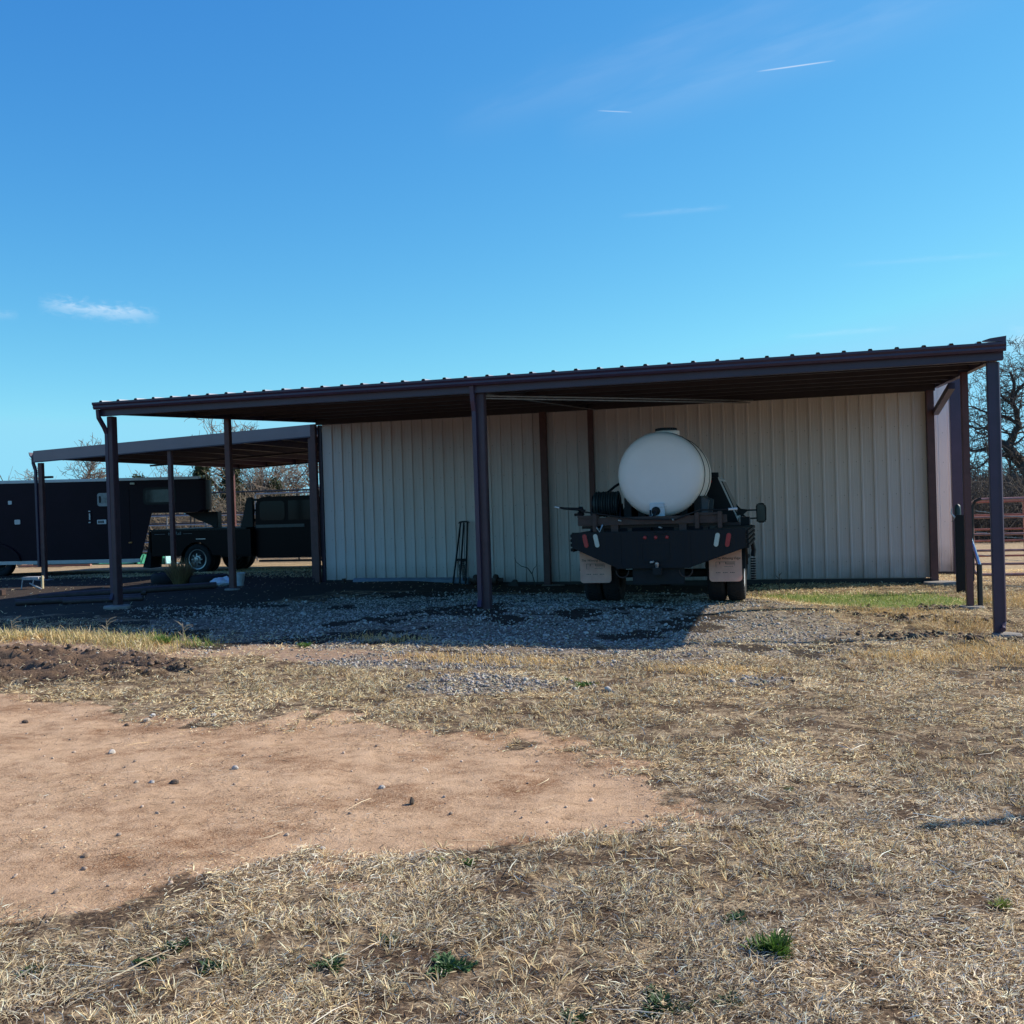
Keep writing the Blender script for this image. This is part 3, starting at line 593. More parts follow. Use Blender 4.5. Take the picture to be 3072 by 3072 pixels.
# tow mirrors
for s in (-1, 1):
    mr_ = MB().prism([(s*p[0], p[1]) for p in [(1.22, 1.05), (1.235, 1.02), (1.36, 1.02), (1.385, 1.05), (1.39, 1.27), (1.37, 1.34), (1.33, 1.36), (1.24, 1.36), (1.215, 1.33)]], 4.0, 4.12, 'y').build('mirror', M_black, T, .02)
    MB().prism([(s*p[0], p[1]) for p in [(1.235, 1.05), (1.365, 1.05), (1.365, 1.28), (1.34, 1.335), (1.24, 1.335)]], 3.993, 4.001, 'y').build('mirror_glass', mat('mirror_glass', (.02,.035,.04), .2), mr_)
    for z in (1.10, 1.24): MB().box(min(s*1.0, s*1.24), max(s*1.0, s*1.24), 4.03, 4.08, z-.013, z+.013).build('mirror_arm', M_black, mr_, .004)
    MB().prism([(s*p[0], p[1]) for p in [(.84, 1.38), (.88, 1.36), (.96, 1.27), (1.07, 1.255), (1.07, 1.225), (1.0, 1.17), (1.07, 1.115), (1.07, 1.08), (.99, 1.06), (.93, 1.0)]], 4.02, 4.09, 'y').build('mirror_base', M_black, mr_, .006)
# toolbox block and light strip at the right front of the bed
MB().box(1.03, 1.17, 2.2, 2.58, 1.034, 1.16).build('toolbox', M_black, T, .006)
MB().path([(1.21, 2.0, .78), (1.23, 2.02, .66), (1.215, 2.0, .56)], .035, 6).build('hanging_hook', M_black, T)
m = MB()
for k in range(9): m.lathe([(.012, -.012), (.04, -.012), (.04, .012), (.012, .012), (.012, -.012)], 10, 'z', (1.215, 2.05, .52-.038*k), False)
m.build('coiled_cable', M_black, T)
# ------- things riding on the truck
def onT(x, y, z): c_, s_ = math.cos(TR), math.sin(TR); return (TX+x*c_-y*s_, TY+x*s_+y*c_, TZ+z)
M_tank = mat('white_poly_tank', (.96,.85,.78), .5, 0, .06, 1.5, .03, 8)
R_ = .605; tk = empty('water_tank', onT(.02, .30, 1.03), TR, 'big round white plastic water tank lying on the flatbed truck', 'tank')
cz_ = 1.83-1.03
prof = [(0, 0), (.2, .004), (R_-.16, .02), (R_-.06, .055), (R_-.015, .11), (R_, .18)]
L = 1.86
for k in range(1, 4):
    yb = .18+(L-.36)*k/4; prof += [(R_, yb-.03), (R_-.012, yb-.012), (R_-.012, yb+.012), (R_, yb+.03)]
prof += [(R_, L-.18), (R_-.015, L-.11), (R_-.06, L-.055), (R_-.16, L-.02), (0, L)]
MB().lathe(prof, 96, 'y', (0, 0, cz_), False).build('shell', M_tank, tk, smooth=35)
nk = MB().lathe([(.0, 0), (.175, 0), (.175, .09), (.16, .10), (0, .10)], 32, 'z', (.05, .78, cz_+R_-.05), False).build('filler_neck', M_tank, tk, smooth=40)
ld = MB(); n_ = 48; ld.lathe([(.0, 0), (.15, 0), (.15, .03), (.135, .042), (0, .044)], 40, 'z', (.03, .78, cz_+R_+.048), False)
for k in range(22):
    w = 2*math.pi*k/22; ld.box(.03+.151*math.cos(w)-.01, .03+.151*math.cos(w)+.01, .78+.151*math.sin(w)-.01, .78+.151*math.sin(w)+.01, cz_+R_+.05, cz_+R_+.082)
ld.build('lid', M_black, nk)
pl = MB().box(-.145, .065, -.02, .03, .20, .40).build('outlet_plate', mat('pale_plate', (.70,.73,.76), .4), tk, .01)
vv = MB(); vv.lathe([(.0, -.075), (.03, -.075), (.035, -.035), (.062, -.03), (.062, -.018), (0, -.018)], 20, 'y', (-.055, 0, .285), False)
for k in range(6): w = 2*math.pi*k/6; vv.lathe([(0, -.05), (.011, -.05), (.011, -.03)], 8, 'y', (-.055+.048*math.cos(w), 0, .285+.048*math.sin(w)), False)
vv.build('outlet_flange', M_black, pl)
MB().path([(-.055, -.06, .28), (-.075, -.08, .22), (-.11, -.07, .15), (-.12, -.03, .08), (-.12, .0, .0)], .022, 8).build('drain_hose', M_black, pl)
MB().path([(-.13, -.06, .30), (-.12, -.085, .22)], .012, 6).build('valve_handle', M_black, pl)
MB().box(-.02, .10, -.03, -.022, .336, .341).build('tie_wire', M_galv, pl)
# cradle uprights and straps
for s in (-1, 1):
    for y0 in ((1.25,) if s < 0 else (.32, 1.25)):
        MB().add([(s*.43, y0, -.0), (s*.60, y0, 0), (s*.66, y0, .42), (s*.55, y0, .46), (s*.43, y0+.1, 0), (s*.60, y0+.1, 0), (s*.66, y0+.1, .42), (s*.55, y0+.1, .46)], [(0,1,2,3), (7,6,5,4), (0,4,5,1), (1,5,6,2), (2,6,7,3), (3,7,4,0)]).build('cradle_upright', mat('grey_steel', (.07,.075,.08), .5, .2, .2), tk, .006)
MB().box(-.66, .66, .3, 1.55, -.0, .045).build('cradle_base', M_drk, tk)
m = MB()
for x in (-.5, -.3, .3, .5): 
    a_ = math.sqrt(max(R_**2-x*x, 0)); m.box(x-.05, x+.05, .3, 1.6, .045, cz_-a_+.02)
m.build('cradle_rib', M_drk, tk)
for y0 in (.36, 1.30):
    pts = [((R_+.006)*math.cos(t), y0, cz_+(R_+.006)*math.sin(t)) for t in np.linspace(rad(-35), rad(215), 40)]
    m = MB(); V = []
    for q, p in enumerate(pts):
        for dy in (-.0035, .0035): V.append((p[0], p[1]+dy*3, p[2])); 
    m.add(V, [(2*i, 2*i+1, 2*i+3, 2*i+2) for i in range(len(pts)-1)]); 
    if y0 > 1 or True: m.path(pts, .005, 5)
    m.build('strap', M_black, tk)
# spray boom
bo = empty('spray_boom', onT(-.1, .0, 1.045), TR, 'rusty brown folded spray boom lying across the rear of the flatbed below the white tank', 'spray boom')
MB().box(-1.02, 1.05, .08, .14, .09, .20).build('main_beam', M_rustb, bo, .006)
MB().box(-1.02, -.72, .06, .16, .20, .235).build('beam_cap', M_rustb, bo, .004)
for x0, x1, z0, z1 in ((-.80, -.74, -.04+.045, .26), (.62, .68, .02, .24), (.93, .99, .02, .25)): MB().box(x0, x1, .03, .08, z0, z1).build('bracket', M_rustb, bo, .006)
MB().box(.62, .99, .05, .11, .205, .235).build('beam_cap', M_rustb, bo, .004)
MB().box(-.98, 1.22, .18, .26, .045, .085).build('lower_bar', M_black, bo, .004)
MB().path([(-1.27, .03, .36), (-1.2, .03, .345), (-1.0, .04, .33), (-.9, .05, .30)], [.012, .018, .024, .02], 8).build('end_nozzle', M_black, bo)
MB().path([(-1.34, .03, .372), (-1.265, .03, .359)], [.009, .014], 8).build('nozzle_tip', M_white, bo)
MB().path([(-.95, .03, .295), (-.2, .03, .17), (.35, .03, .15), (.7, .03, .27), (1.1, .03, .27)], .011, 6).build('hose', M_black, bo)
MB().path([(1.08, .03, .27), (1.2, .03, .275)], .017, 8).build('nozzle_tip', M_white, bo)
for x, z in ((-.43, .16), (.3, .155), (.13, .05)): MB().path([(x, .045, z), (x+.04, .02, z-.01)], .014, 8).build('hose_clamp', M_galv, bo)
m = MB()
for x in (-.7, -.3, .35, .75): m.box(x-.03, x+.03, .19, .25, -.012, .05)
m.box(-.55, -.45, .1, .2, -.012, .09); m.box(.4, .5, .1, .2, -.012, .09); m.build('support_foot', M_rustb, bo)
MB().path([(.0+.09*math.cos(t)+.15, -.02, .0+.05*math.sin(t)-.0) for t in np.linspace(math.pi, 2.1*math.pi, 10)], .005, 5).build('loose_wire', M_black, bo)
MB().path([(-.76, .05, .09), (-.7, .02, .0), (-.66, .05, .1)], .012, 6).build('clamp_bolt', M_galv, bo)
m = MB(); m.lathe([(0, 0), (.04, 0), (.05, .04), (.03, .06), (.045, .08), (.03, .13), (0, .13)], 12, 'z', (-.98, .12, .235), False); m.path([(-1.07, .12, .25), (-.93, .12, .26)], .02, 8); m.build('valve', M_black, bo)
# hose reel
hr = empty('hose_reel', onT(-.86, 1.0, 1.03), TR, 'reel of dark green hose standing on the truck bed left of the white tank', 'hose reel')
m = MB(); 
for lay in range(2):
    for k in range(10):
        rr = .155+lay*.018+.006*math.sin(k*2.3); m.lathe([(rr+.017*math.cos(t), .017*math.sin(t)+k*.036-.16+lay*.015) for t in np.linspace(0, 2*math.pi, 8)], 28, 'x', (0, 0, .40), False)
m.build('hose_coil', mat('dark_green_hose', (.022,.034,.036), .5, 0, .3, 20), hr, smooth=60)
MB().lathe([(.0, -.2), (.14, -.2), (.14, .21), (0, .21)], 20, 'x', (0, 0, .40)).build('drum', M_black, hr)
for x in (-.2, .22):
    m = MB(); m.path([(x, -.2, .0), (x, -.05, .36), (x, .05, .36), (x, .2, .0)], .022, 6); m.path([(x, 0, .36), (x, .0, .40)], .03, 8); m.build('side_frame', M_black, hr)
MB().path([(-.03, .05, .5), (.0, .06, .56), (.12, .1, .66), (.35, .2, .80)], .02, 8).build('support_rod', M_black, hr)

# ------------------------------------------------------------------ gooseneck horse trailer (black) and black flatbed truck under the carport
M_blk2 = mat('black_trailer_skin', (.018,.007,.015), .4, 0, .2, 2, spec=.12)
M_alu = mat('aluminium_trim', (.42,.43,.47), .4, .7, .15, 5)
tr = empty('gooseneck_trailer', (-21, 25.25, .02), rad(9), 'long black gooseneck livestock trailer parked under the carport behind the left posts', 'trailer')
X0, XN, XF = -6.6, 5.1, 3.2      # rear, nose tip, front of the low box (local x)
y0, y1 = -1.2, 1.2
body = [(X0, .44), (XF-.02, .44), (XF+.06, .62), (XF+.42, 1.66), (4.55, 1.66), (4.55, 1.68), (XN, 1.66), (XN+.05, 2.48), (X0, 2.60)]
body = [(X0, .44), (XF, .40), (XF+.06, .50), (XF+.38, 1.62), (XN-.1, 1.60), (XN, 1.66), (XN+.02, 2.46), (XN-.12, 2.50), (X0, 2.62)]
bo_ = MB(); ns = len(body); sl_ = [(y0, -.14, 0), (y0+.06, -.03, -.06), (y0+.2, 0, -.3), (0, -.35, -1.3), (y1-.3, -.9, -2.0), (y1, -1.3, -2.3)]
V = []
for yy, dn, dl in sl_:
    for i_, (bx_, bz_) in enumerate(body): V.append((bx_+(dl if i_ in (1, 2, 3) else dn if i_ >= 4 and i_ <= 7 else 0), yy, bz_))
fs_ = [tuple(range(ns)), tuple(range(len(V)-1, len(V)-ns-1, -1))]
for q in range(len(sl_)-1):
    for i_ in range(ns): fs_.append((q*ns+i_, (q+1)*ns+i_, (q+1)*ns+(i_+1) % ns, q*ns+(i_+1) % ns))
bo_.add(V, fs_); bo_ = bo_.build('body', M_blk2, tr, smooth=35)
MB().prism([(X0, 2.60), (XN-.16, 2.49), (XN-.16, 2.56), (X0, 2.70)], y0-.015, y0+.12, 'y').build('roof_rail', M_alu, tr, .012)
MB().prism([(X0, .44), (XF, .40), (XF, .30), (X0, .36)], y0-.01, y0+.03, 'y').build('bottom_rail', M_alu, tr, .004)
MB().prism([(XF+.85, 1.60), (XN-.06, 1.60), (XN-.06, 1.10), (XN-.14, 1.10), (XN-.24, 1.22), (XN-.7, 1.42)], -.3, .0, 'y').build('neck', M_black, tr, .02)
MB().path([(XN-.2, 0, 1.3), (XN-.2, 0, 1.08)], .06, 12).build('coupler', M_black, tr)
MB().box(XN-.13, XN-.07, -.25, -.15, 1.16, 1.6).build('coupler_leg', M_black, tr, .01)
def rrect(x0, x1, z0, z1, r=.05, n=4):
    p = []
    for (cx, cz__, a0) in ((x1-r, z1-r, 0), (x0+r, z1-r, 90), (x0+r, z0+r, 180), (x1-r, z0+r, 270)):
        for k in range(n+1): t = rad(a0+90*k/n); p.append((cx+r*math.cos(t), cz__+r*math.sin(t)))
    return p
M_pane = mat('pale_window', (.30,.31,.33), .15, 0, .5, 6)  # light showing through the pane is put into its pale colour
dr = MB().prism(rrect(1.95, 2.95, .5, 2.3, .06), y0-.01, y0, 'y').build('side_door', M_blk2, bo_)
MB().prism(rrect(2.05, 2.55, 1.84, 2.2, .07), y0-.03, y0-.009, 'y').build('door_window', M_pane, dr)
MB().prism(rrect(2.1, 2.16, 1.93, 2.12, .03), y0-.035, y0-.03, 'y').build('window_latch', M_black, dr)
m = MB(); m.box(1.80, 1.84, y0-.04, y0, 1.48, 1.66); m.box(1.79, 1.85, y0-.05, y0-.02, 1.40, 1.43); m.box(1.79, 1.85, y0-.05, y0-.02, 1.70, 1.73); m.build('door_handle', M_alu, bo_, .004)
pt = MB().box(2.02, 2.28, y0-.02, y0-.002, 1.36, 1.48).build('name_plate', M_white, bo_, .004)
m = MB()
for k in range(5): m.box(2.05+k*.035, 2.075+k*.035, y0-.023, y0-.019, 1.385, 1.455)
m.build('plate_marking', M_black, pt)
wn_ = MB().prism(rrect(3.42, 4.2, 1.90, 2.24, .08), y0-.02, y0-.0, 'y').build('nose_window', mat('tinted_window', (.04,.04,.045), .12, 0, .5, 5), bo_)
MB().prism(rrect(3.35, 4.27, 1.84, 2.30, .1), y0-.008, y0-.001, 'y').build('window_frame', M_black, bo_)
m = MB(); m.box(3.0, 3.13, y0-.04, y0, 2.40, 2.45); m.build('marker_light', M_whl, bo_, .006)
MB().box(2.9, 3.0, y0-.03, y0, .82, .86).build('marker_light', mat('amber_lens', (.5,.18,.03), .3), bo_, .006)
MB().prism(rrect(-.55, -.44, 1.97, 2.07, .02), y0-.015, y0, 'y').build('vent_cap', M_alu, bo_)
MB().prism(rrect(-.38, -.21, 1.42, 1.55, .03), y0-.015, y0, 'y').build('fuel_door', M_alu, bo_)
for x in (-.9, -1.85): tyre(tr, x, y0+.14, .37, .385, .24, .21, M_drk, 'y', -1, tread=False)
m = MB(); aa = [( -1.38+1.08*math.cos(t), .42+.50*math.sin(t)) for t in np.linspace(math.pi, 0, 16)]; aa2 = [(-1.38+1.15*math.cos(t), .42+.57*math.sin(t)) for t in np.linspace(0, math.pi, 16)]
m.prism(aa+aa2, y0-.06, y0+.1, 'y').build('fender', M_blk2, tr)
MB().path([(.0, y0+.2, .3), (1.9, y0+.2, .3)], .02, 6).build('under_pipe', M_alu, tr)
MB().prism([(.35, 2.66), (.62, 2.66), (.62, 2.72), (.35, 2.72)], -1.0, -.9, 'y').build('roof_vent', M_black, tr)

bt = empty('black_flatbed_truck', (-17.55, 25.8, -.03), 0, 'black flatbed truck hitched to the black trailer under the left carport', 'truck')
M_bp = mat('black_truck_paint', (.006,.0025,.005), .35, 0, .2, 3, spec=.12)
ya = -1.2
def arch(x0, x1, z0, z1, cx, cz__, r, n=12):
    p = [(x0, z1), (x0, z0)]
    a0 = math.asin(max(-1, (z0-cz__)/r)); 
    for t in np.linspace(math.pi-a0, a0, n): p.append((cx+r*math.cos(t), cz__+r*math.sin(t)))
    return p+[(x1, z0), (x1, z1)]
MB().prism(arch(.25, 3.24, .50, 1.17, 1.62, .36, .50), ya, ya+.06, 'y').build('bed_skirt', M_bp, bt)
MB().prism(arch(.25, 3.1, .56, 1.17, 1.62, .36, .52), 1.14, 1.2, 'y').build('bed_skirt', M_bp, bt)
MB().box(.2, 3.12, -1.2, 1.2, 1.171, 1.215).build('deck', M_black, bt, .006)
MB().box(2.3, 3.23, ya+.061, ya+.6, .45, 1.17).build('under_box', M_bp, bt, .01)
MB().box(.14, .199, -1.18, 1.18, .6, 1.16).build('tail_skirt', M_bp, bt, .006)
MB().box(.3, 7.2, -.45, .45, .5, .75).build('chassis_frame', M_drk, bt)
MB().box(-.0, .138, -.06, .06, .52, .60).build('hitch', M_drk, bt)
text('lettering', 'ted Rail', .13, mat('dull_silver_ink', (.25,.26,.27), .5), bt, (.97, ya-.002, 1.06), (rad(90), 0, 0), 0, .001)
m = MB(); m.box(.35, .68, ya-.006, ya+.01, 1.085, 1.092); m.box(1.24, 1.5, ya-.006, ya+.01, 1.085, 1.092); m.build('pin_stripe', mat('dull_silver_ink', (.25,.26,.27)), bt)
MB().box(1.62, 1.9, ya-.012, ya+.01, .93, .952).build('marker_light', M_galv, bt)
MB().prism([(.12, .86), (.19, .86), (.12, .18), (-.12, .2)], ya+.1, ya+.6, 'y').build('mud_flap', M_rubber, bt)
MB().prism([(.12, .86), (.19, .86), (.12, .18), (-.12, .2)], .6, 1.1, 'y').build('mud_flap', M_rubber, bt)
for yy, sd in ((ya+.14, -1), (ya+.42, -1), (1.06, 1), (.78, 1)):
    wq = tyre(bt, 1.62, yy, .4, .41, .24, .27, mat('dull_wheel', (.06,.065,.075), .4, .5), 'y', sd, tread=False)
    if yy == ya+.14:
        q_ = MB()
        for k in range(8): w = 2*math.pi*k/8; q_.path([(1.62+.10*math.cos(w), yy-.13, .4+.10*math.sin(w)), (1.62+.155*math.cos(w), yy-.125, .4+.155*math.sin(w))], .022, 6)
        q_.lathe([(0, -.16), (.05, -.155), (.065, -.12), (.10, -.115), (.105, -.10)], 16, 'y', (1.62, yy, .4), False); q_.build('hub', M_galv, wq)
        MB().lathe([(.245, -.11), (.268, -.115), (.268, -.10)], 36, 'y', (1.62, yy, .4), False).build('rim_ring', M_galv, wq)
for yy, sd in ((ya+.2, -1), (1.0, 1)): tyre(bt, 5.9, yy, .4, .41, .24, .24, M_galv, 'y', sd, tread=False)
MB().prism([(2.83, 1.216), (3.04, 1.98), (3.10, 2.0), (3.17, 2.0), (3.21, 1.94), (3.21, 1.216)], -1.0, -.9, 'y').build('headache_rack', M_black, bt, .01)
MB().prism([(2.83, 1.216), (3.04, 1.98), (3.10, 2.0), (3.17, 2.0), (3.21, 1.94), (3.21, 1.216)], .9, 1.0, 'y').build('headache_rack', M_black, bt, .01)
for z in (1.4, 1.65, 1.93): MB().box(3.1, 3.15, -.898, .898, z-.03, z+.03).build('rack_bar', M_black, bt)
cabp = [(3.26, .40), (5.4, .40), (5.4, 1.32), (5.15, 1.34), (4.6, 1.95), (4.4, 2.0), (3.50, 2.0), (3.35, 1.96), (3.28, 1.82), (3.25, 1.3)]
cabp = [(3.26, .40), (5.6, .40), (5.6, 1.32), (5.5, 1.34), (4.98, 1.95), (4.8, 2.0), (3.52, 2.0), (3.36, 1.95), (3.29, 1.82), (3.25, 1.3)]
cb2 = MB().prism(cabp, -1.0, 1.0, 'y').build('cab', M_bp, bt, .03)
MB().prism(rrect(3.42, 4.15, 1.38, 1.88, .1), -1.012, -1.0, 'y').build('rear_door_window', M_glass, cb2)
MB().prism([(4.25, 1.38), (5.3, 1.38), (4.88, 1.88), (4.25, 1.88)], -1.012, -1.0, 'y').build('door_window', M_glass, cb2)
MB().box(3.3, 4.7, -1.016, -1.003, 1.19, 1.27).build('trim_strip', mat('dull_grey_trim', (.06,.065,.07), .4), cb2)
MB().prism([(5.6, .5), (7.1, .5), (7.2, .7), (7.12, 1.1), (5.8, 1.28), (5.6, 1.28)], -.98, .98, 'y').build('hood', M_bp, bt, .04)
MB().box(3.4, 5.3, -1.1, -.95, .30, .35).build('running_board', M_black, bt, .008)
MB().box(2.62, 2.75, ya-.015, ya, .64, .76).build('fuel_door', M_galv, bt)
MB().box(2.645, 2.725, ya-.02, ya-.0152, .66, .74).build('door_inset', M_black, bt)
m = MB(); m.path([(2.3, 0, 1.216), (2.3, 0, 1.3)], .05, 10); m.build('gooseneck_ball', M_galv, bt)

# ------------------------------------------------------------------ fences
def pipe_panel(name, p0, p1, zb, rails, r, m_, label, group=None, posts=3, ends='square', cat='fence panel'):
    """pipe panel from p0 to p1 (xy)"""
    p0, p1 = Vector((*p0, 0)), Vector((*p1, 0)); L_ = (p1-p0).length; ang = math.atan2((p1-p0).y, (p1-p0).x)
    o = empty(name, (p0.x, p0.y, zb), ang, label, cat, group); top, bot = rails[0], rails[-1]
    if ends == 'bow':
        rr = .12; pts = [(L_-.02, 0, top), (rr, 0, top)]+[(rr+rr*math.cos(t), 0, top-rr+rr*math.sin(t)) for t in np.linspace(math.pi/2, math.pi, 6)]+[(0, 0, bot+rr)]+[(rr+rr*math.cos(t), 0, bot+rr+rr*math.sin(t)) for t in np.linspace(math.pi, 1.5*math.pi, 6)]+[(L_-.02, 0, bot)]
        MB().path(pts, r*1.2, 10).build('frame', m_, o, smooth=50); mid = rails[1:-1]
    else:
        mid = rails
    for z in mid: MB().path([(.02, 0, z), (L_-.02, 0, z)], r, 8).build('rail', m_, o, smooth=50)
    for k in range(posts):
        x = L_*k/(posts-1) if ends != 'bow' else L_*(k+.5)/posts
        MB().path([(x, .0, bot-(0 if ends == 'bow' else .25)), (x, 0, top)], r*.95, 8).build('upright', m_, o, smooth=50)
    return o
M_pipe = mat('grey_pipe', (.33,.34,.36), .35, .5, .3, 8); M_pipeb = mat('black_pipe', (.025,.027,.03), .35, 0, .3, 8)
M_rpipe = mat('red_gate_paint', (.27,.095,.075), .45, 0, .3, 8, col2=(.17,.07,.055))
M_ppipe = mat('faded_pink_gate_paint', (.46,.27,.24), .4, 0, .3, 8, col2=(.30,.13,.11))
for i, (xa, xb) in enumerate(((-26.4, -23.4), (-23.35, -20.35), (-20.3, -17.3), (-17.25, -14.2))):
    pipe_panel('livestock_panel', (xa, 32), (xb, 32), H(xa, 32)*.5-.0, [1.56, 1.24, .95, .65, .35], .028, M_pipe,
        ['silver pipe livestock panel behind the trailer body, leftmost of its row', 'silver pipe livestock panel seen in the gap between trailer and black truck', 'silver pipe livestock panel seen under the trailer nose', 'silver pipe livestock panel behind the black truck cab, rightmost of its row'][i], 'silver livestock panels behind the carport')
pipe_panel('livestock_panel', (-28, 34.2), (-12.5, 34.2), -.15, [1.7, 1.38, 1.05, .75], .03, M_pipeb, 'long black pipe corral fence running behind the silver panels', None, 9, cat='fence')
tf = empty('tall_pipe_frame', (-18.9, 33.2, -.12), 0, 'tall black pipe alley frame rising above the black truck roof', 'pipe frame')
for pts, nm in (([(-2.8, 0, 2.42), (2.3, 0, 2.40)], 'rail'), ([(2.9, 0, 2.36), (9, 0, 2.32)], 'rail'), ([(-2.8, 0, 1.68), (1.5, 0, 1.66)], 'rail')): MB().path(pts, .032, 8).build(nm, M_pipeb, tf)
MB().path([(.0, -.3, 0), (0, -.3, 2.26), (.05, -.3, 2.31), (2.3, -.3, 2.31), (2.35, -.3, 2.44), (2.9, -.3, 2.44), (2.95, -.3, 2.38)], .032, 8).build('gate_frame', M_pipe, tf)
for x in (-2.8, 1.45, 2.3, 2.9, 3.5, 6, 9): MB().path([(x, 0, -.0), (x, 0, 2.36)], .032, 8).build('upright', M_pipeb, tf)
# right-hand gates
pipe_panel('pipe_gate', (2.57, 20.5), (6.6, 20.35), -.26, [1.66, 1.34, 1.04, .75, .51, .32], .024, M_ppipe, 'nearer pipe gate of faded pinkish red with bowed black end, right of the barn', None, 2, 'bow', 'gate')
MB().path([(2.58, 20.44, 1.15), (2.585, 20.44, .6), (2.58, 20.44, .05)], .03, 8)
bwo = MB().path([(2.72, 20.46, 1.42), (2.62, 20.46, 1.38), (2.575, 20.46, 1.28), (2.56, 20.46, .8), (2.55, 20.46, -.02), (2.50, 20.46, -.13), (2.42, 20.46, -.19)], .03, 8).build('bent_pipe', M_pipeb, None, smooth=50)
tag(bwo, 'curved black pipe hoop fixed at the end of the nearer pink gate', 'pipe')
pipe_panel('pipe_gate', (2.7, 26), (7.6, 26), -.35, [1.64, 1.34, 1.02, .76, .42], .024, M_rpipe, 'farther dark red pipe gate standing behind the pink one', None, 4, 'square', 'gate')
bp_ = empty('brace_post', (2.12, 16.3, H(2.12, 16.3)), 0, 'short black steel brace post with shiny slanted pipe beside the right lean-to post', 'fence post')
MB().path([(0, 0, -.1), (.0, 0, .62)], .038, 10).build('post', M_pipeb, bp_, smooth=50)
MB().path([(.0, 0, .60), (-.06, .1, .86), (-.13, .22, 1.14)], .03, 10).build('slanted_pipe', mat('shiny_pipe', (.5,.52,.58), .22, .9, .2, 5), bp_, smooth=50)
pk = empty('dark_fence_post', (2.13, 18.6, H(2.1, 18.6)), 0, 'dark square fence post with round topped pipe against the barn corner', 'fence post')
MB().box(-.065, .075, -.04, .04, -.1, 1.27).build('post', M_black, pk, .006)
MB().lathe([(.05, .0), (.05, 1.36), (.042, 1.42), (.0, 1.45)], 14, 'z', (-.0, .12, 0), False).build('pipe', mat('dark_green_pipe', (.03,.06,.06), .4), pk, smooth=50)
MB().path([(-.1, -.05, 1.38), (-.12, -.06, 1.3), (-.07, -.06, 1.22), (-.11, -.05, 1.16), (-.06, -.05, 1.24), (-.12, -.05, 1.3)], .009, 5).build('chain', M_galv, pk)
wp = MB().path([(3.4, 7.2, -.3), (3.42, 7.18, 1.2), (3.4, 7.2, 2.6)], [.045, .042, .04], 10).build('wooden_post', mat('weathered_wood', (.2,.16,.12), .9, 0, .4, 12, .3, 30, stretch=(1,1,.15)), None, smooth=60)
tag(wp, 'weathered round wooden post standing just outside the right edge of the photo', 'fence post')
wf = empty('barbed_wire_fence', (2.12, 16.3, 0), 0, 'sagging barbed wire strands running from the short black post past the pink gate', 'wire fence')
for k, (za, zb_) in enumerate(((1.28, 1.05), (.98, .75), (.66, .45), (.3, .12))):
    A = Vector((-.02, .05, za)); B = Vector((3.2, 1.5-k*.9, zb_)); pts = [A.lerp(B, t)+Vector((0, 0, -.12*math.sin(math.pi*t)+.01*math.sin(t*40))) for t in np.linspace(0, 1, 26)]
    m = MB().path(pts, .0035, 4)
    for q in range(1, 25): p = pts[q]; m.path([p+Vector((-.012, 0, -.012)), p+Vector((.012, 0, .012))], .002, 3)
    m.build('wire', M_galv, wf)

# ------------------------------------------------------------------ things lying about
def gpath(pts, r, n=10): return [(x, y, H(x, y)+r*.8+dz) for x, y, dz in pts]
M_pip2 = mat('rusty_well_pipe', (.085,.06,.055), .6, .2, .35, 10)
for i, (a, b, r, dz, lab) in enumerate((((-12.9, 15.1), (-10.75, 17.2), .06, .02, 'longest dark pipe on the ground passing behind the left corner post'), ((-12.7, 14.35), (-11.0, 15.3), .05, 0, 'lighter grey pipe lying nearest, its open end at the left'), ((-11.9, 14.5), (-10.75, 15.0), .045, .0, 'short brown pipe stub lying just left of the corner post'), ((-13.2, 15.9), (-11.6, 16.3), .05, .0, 'dark pipe lying at the back of the pipe heap'))):
    pts = [Vector((a[0]+(b[0]-a[0])*t, a[1]+(b[1]-a[1])*t, 0)) for t in (0, 1)]
    z0_, z1_ = H(*a)+r+dz, H(*b)+r+dz
    o = MB().path([(a[0], a[1], z0_), (b[0], b[1], z1_)], r, 14, False); o.path([(b[0], b[1], z1_), (a[0], a[1], z0_)], r*.8, 14, False)
    tag(o.build('steel_pipe', M_pip2, None, smooth=50), lab, 'pipe', 'pipes lying by the left corner post')
lp = MB(); lp.path([(-9.5, 20.5, .04), (-6.95, 20.5, .03)], .085, 18); tag(lp.build('pvc_pipe', mat('pale_blue_grey_pipe', (.22,.26,.32), .5), None, smooth=50), 'long pale blue grey pipe lying along the foot of the left wall', 'pipe')
m = MB(); m.path([(-9.78, 20.45, .06), (-9.5, 20.45, .06)], .02, 6); m.box(-9.74, -9.70, 20.40, 20.5, -.05, .12); m.build('pipe_fitting', M_rustb)
tag(D.objects['pipe_fitting'], 'small rusty fitting at the left end of the pale wall pipe', 'fitting')
ax = empty('trailer_axle', (-6.55, 20.4, -.03), 0, 'dark rusty axle stub lying by the wall foot beside the middle front post', 'axle')
MB().path([(-.35, 0, .09), (.35, 0, .09)], .045, 8).build('beam', M_rustb, ax)
for x in (-.22, .2): MB().lathe([(0, -.04), (.1, -.04), (.11, 0), (.1, .04), (0, .04)], 16, 'x', (x, 0, .1), False).build('hub', M_rustb, ax)
pw = MB().prism([(-.16, 0), (.1, 0), (.05, .14), (.0, .15), (-.1, .06)], -.05, .05, 'y').build('scrap_plate', M_skirt); pw.location = (-5.95, 20.35, -.08); tag(pw, 'small dark bent scrap plate at the wall foot right of the middle post', 'scrap')
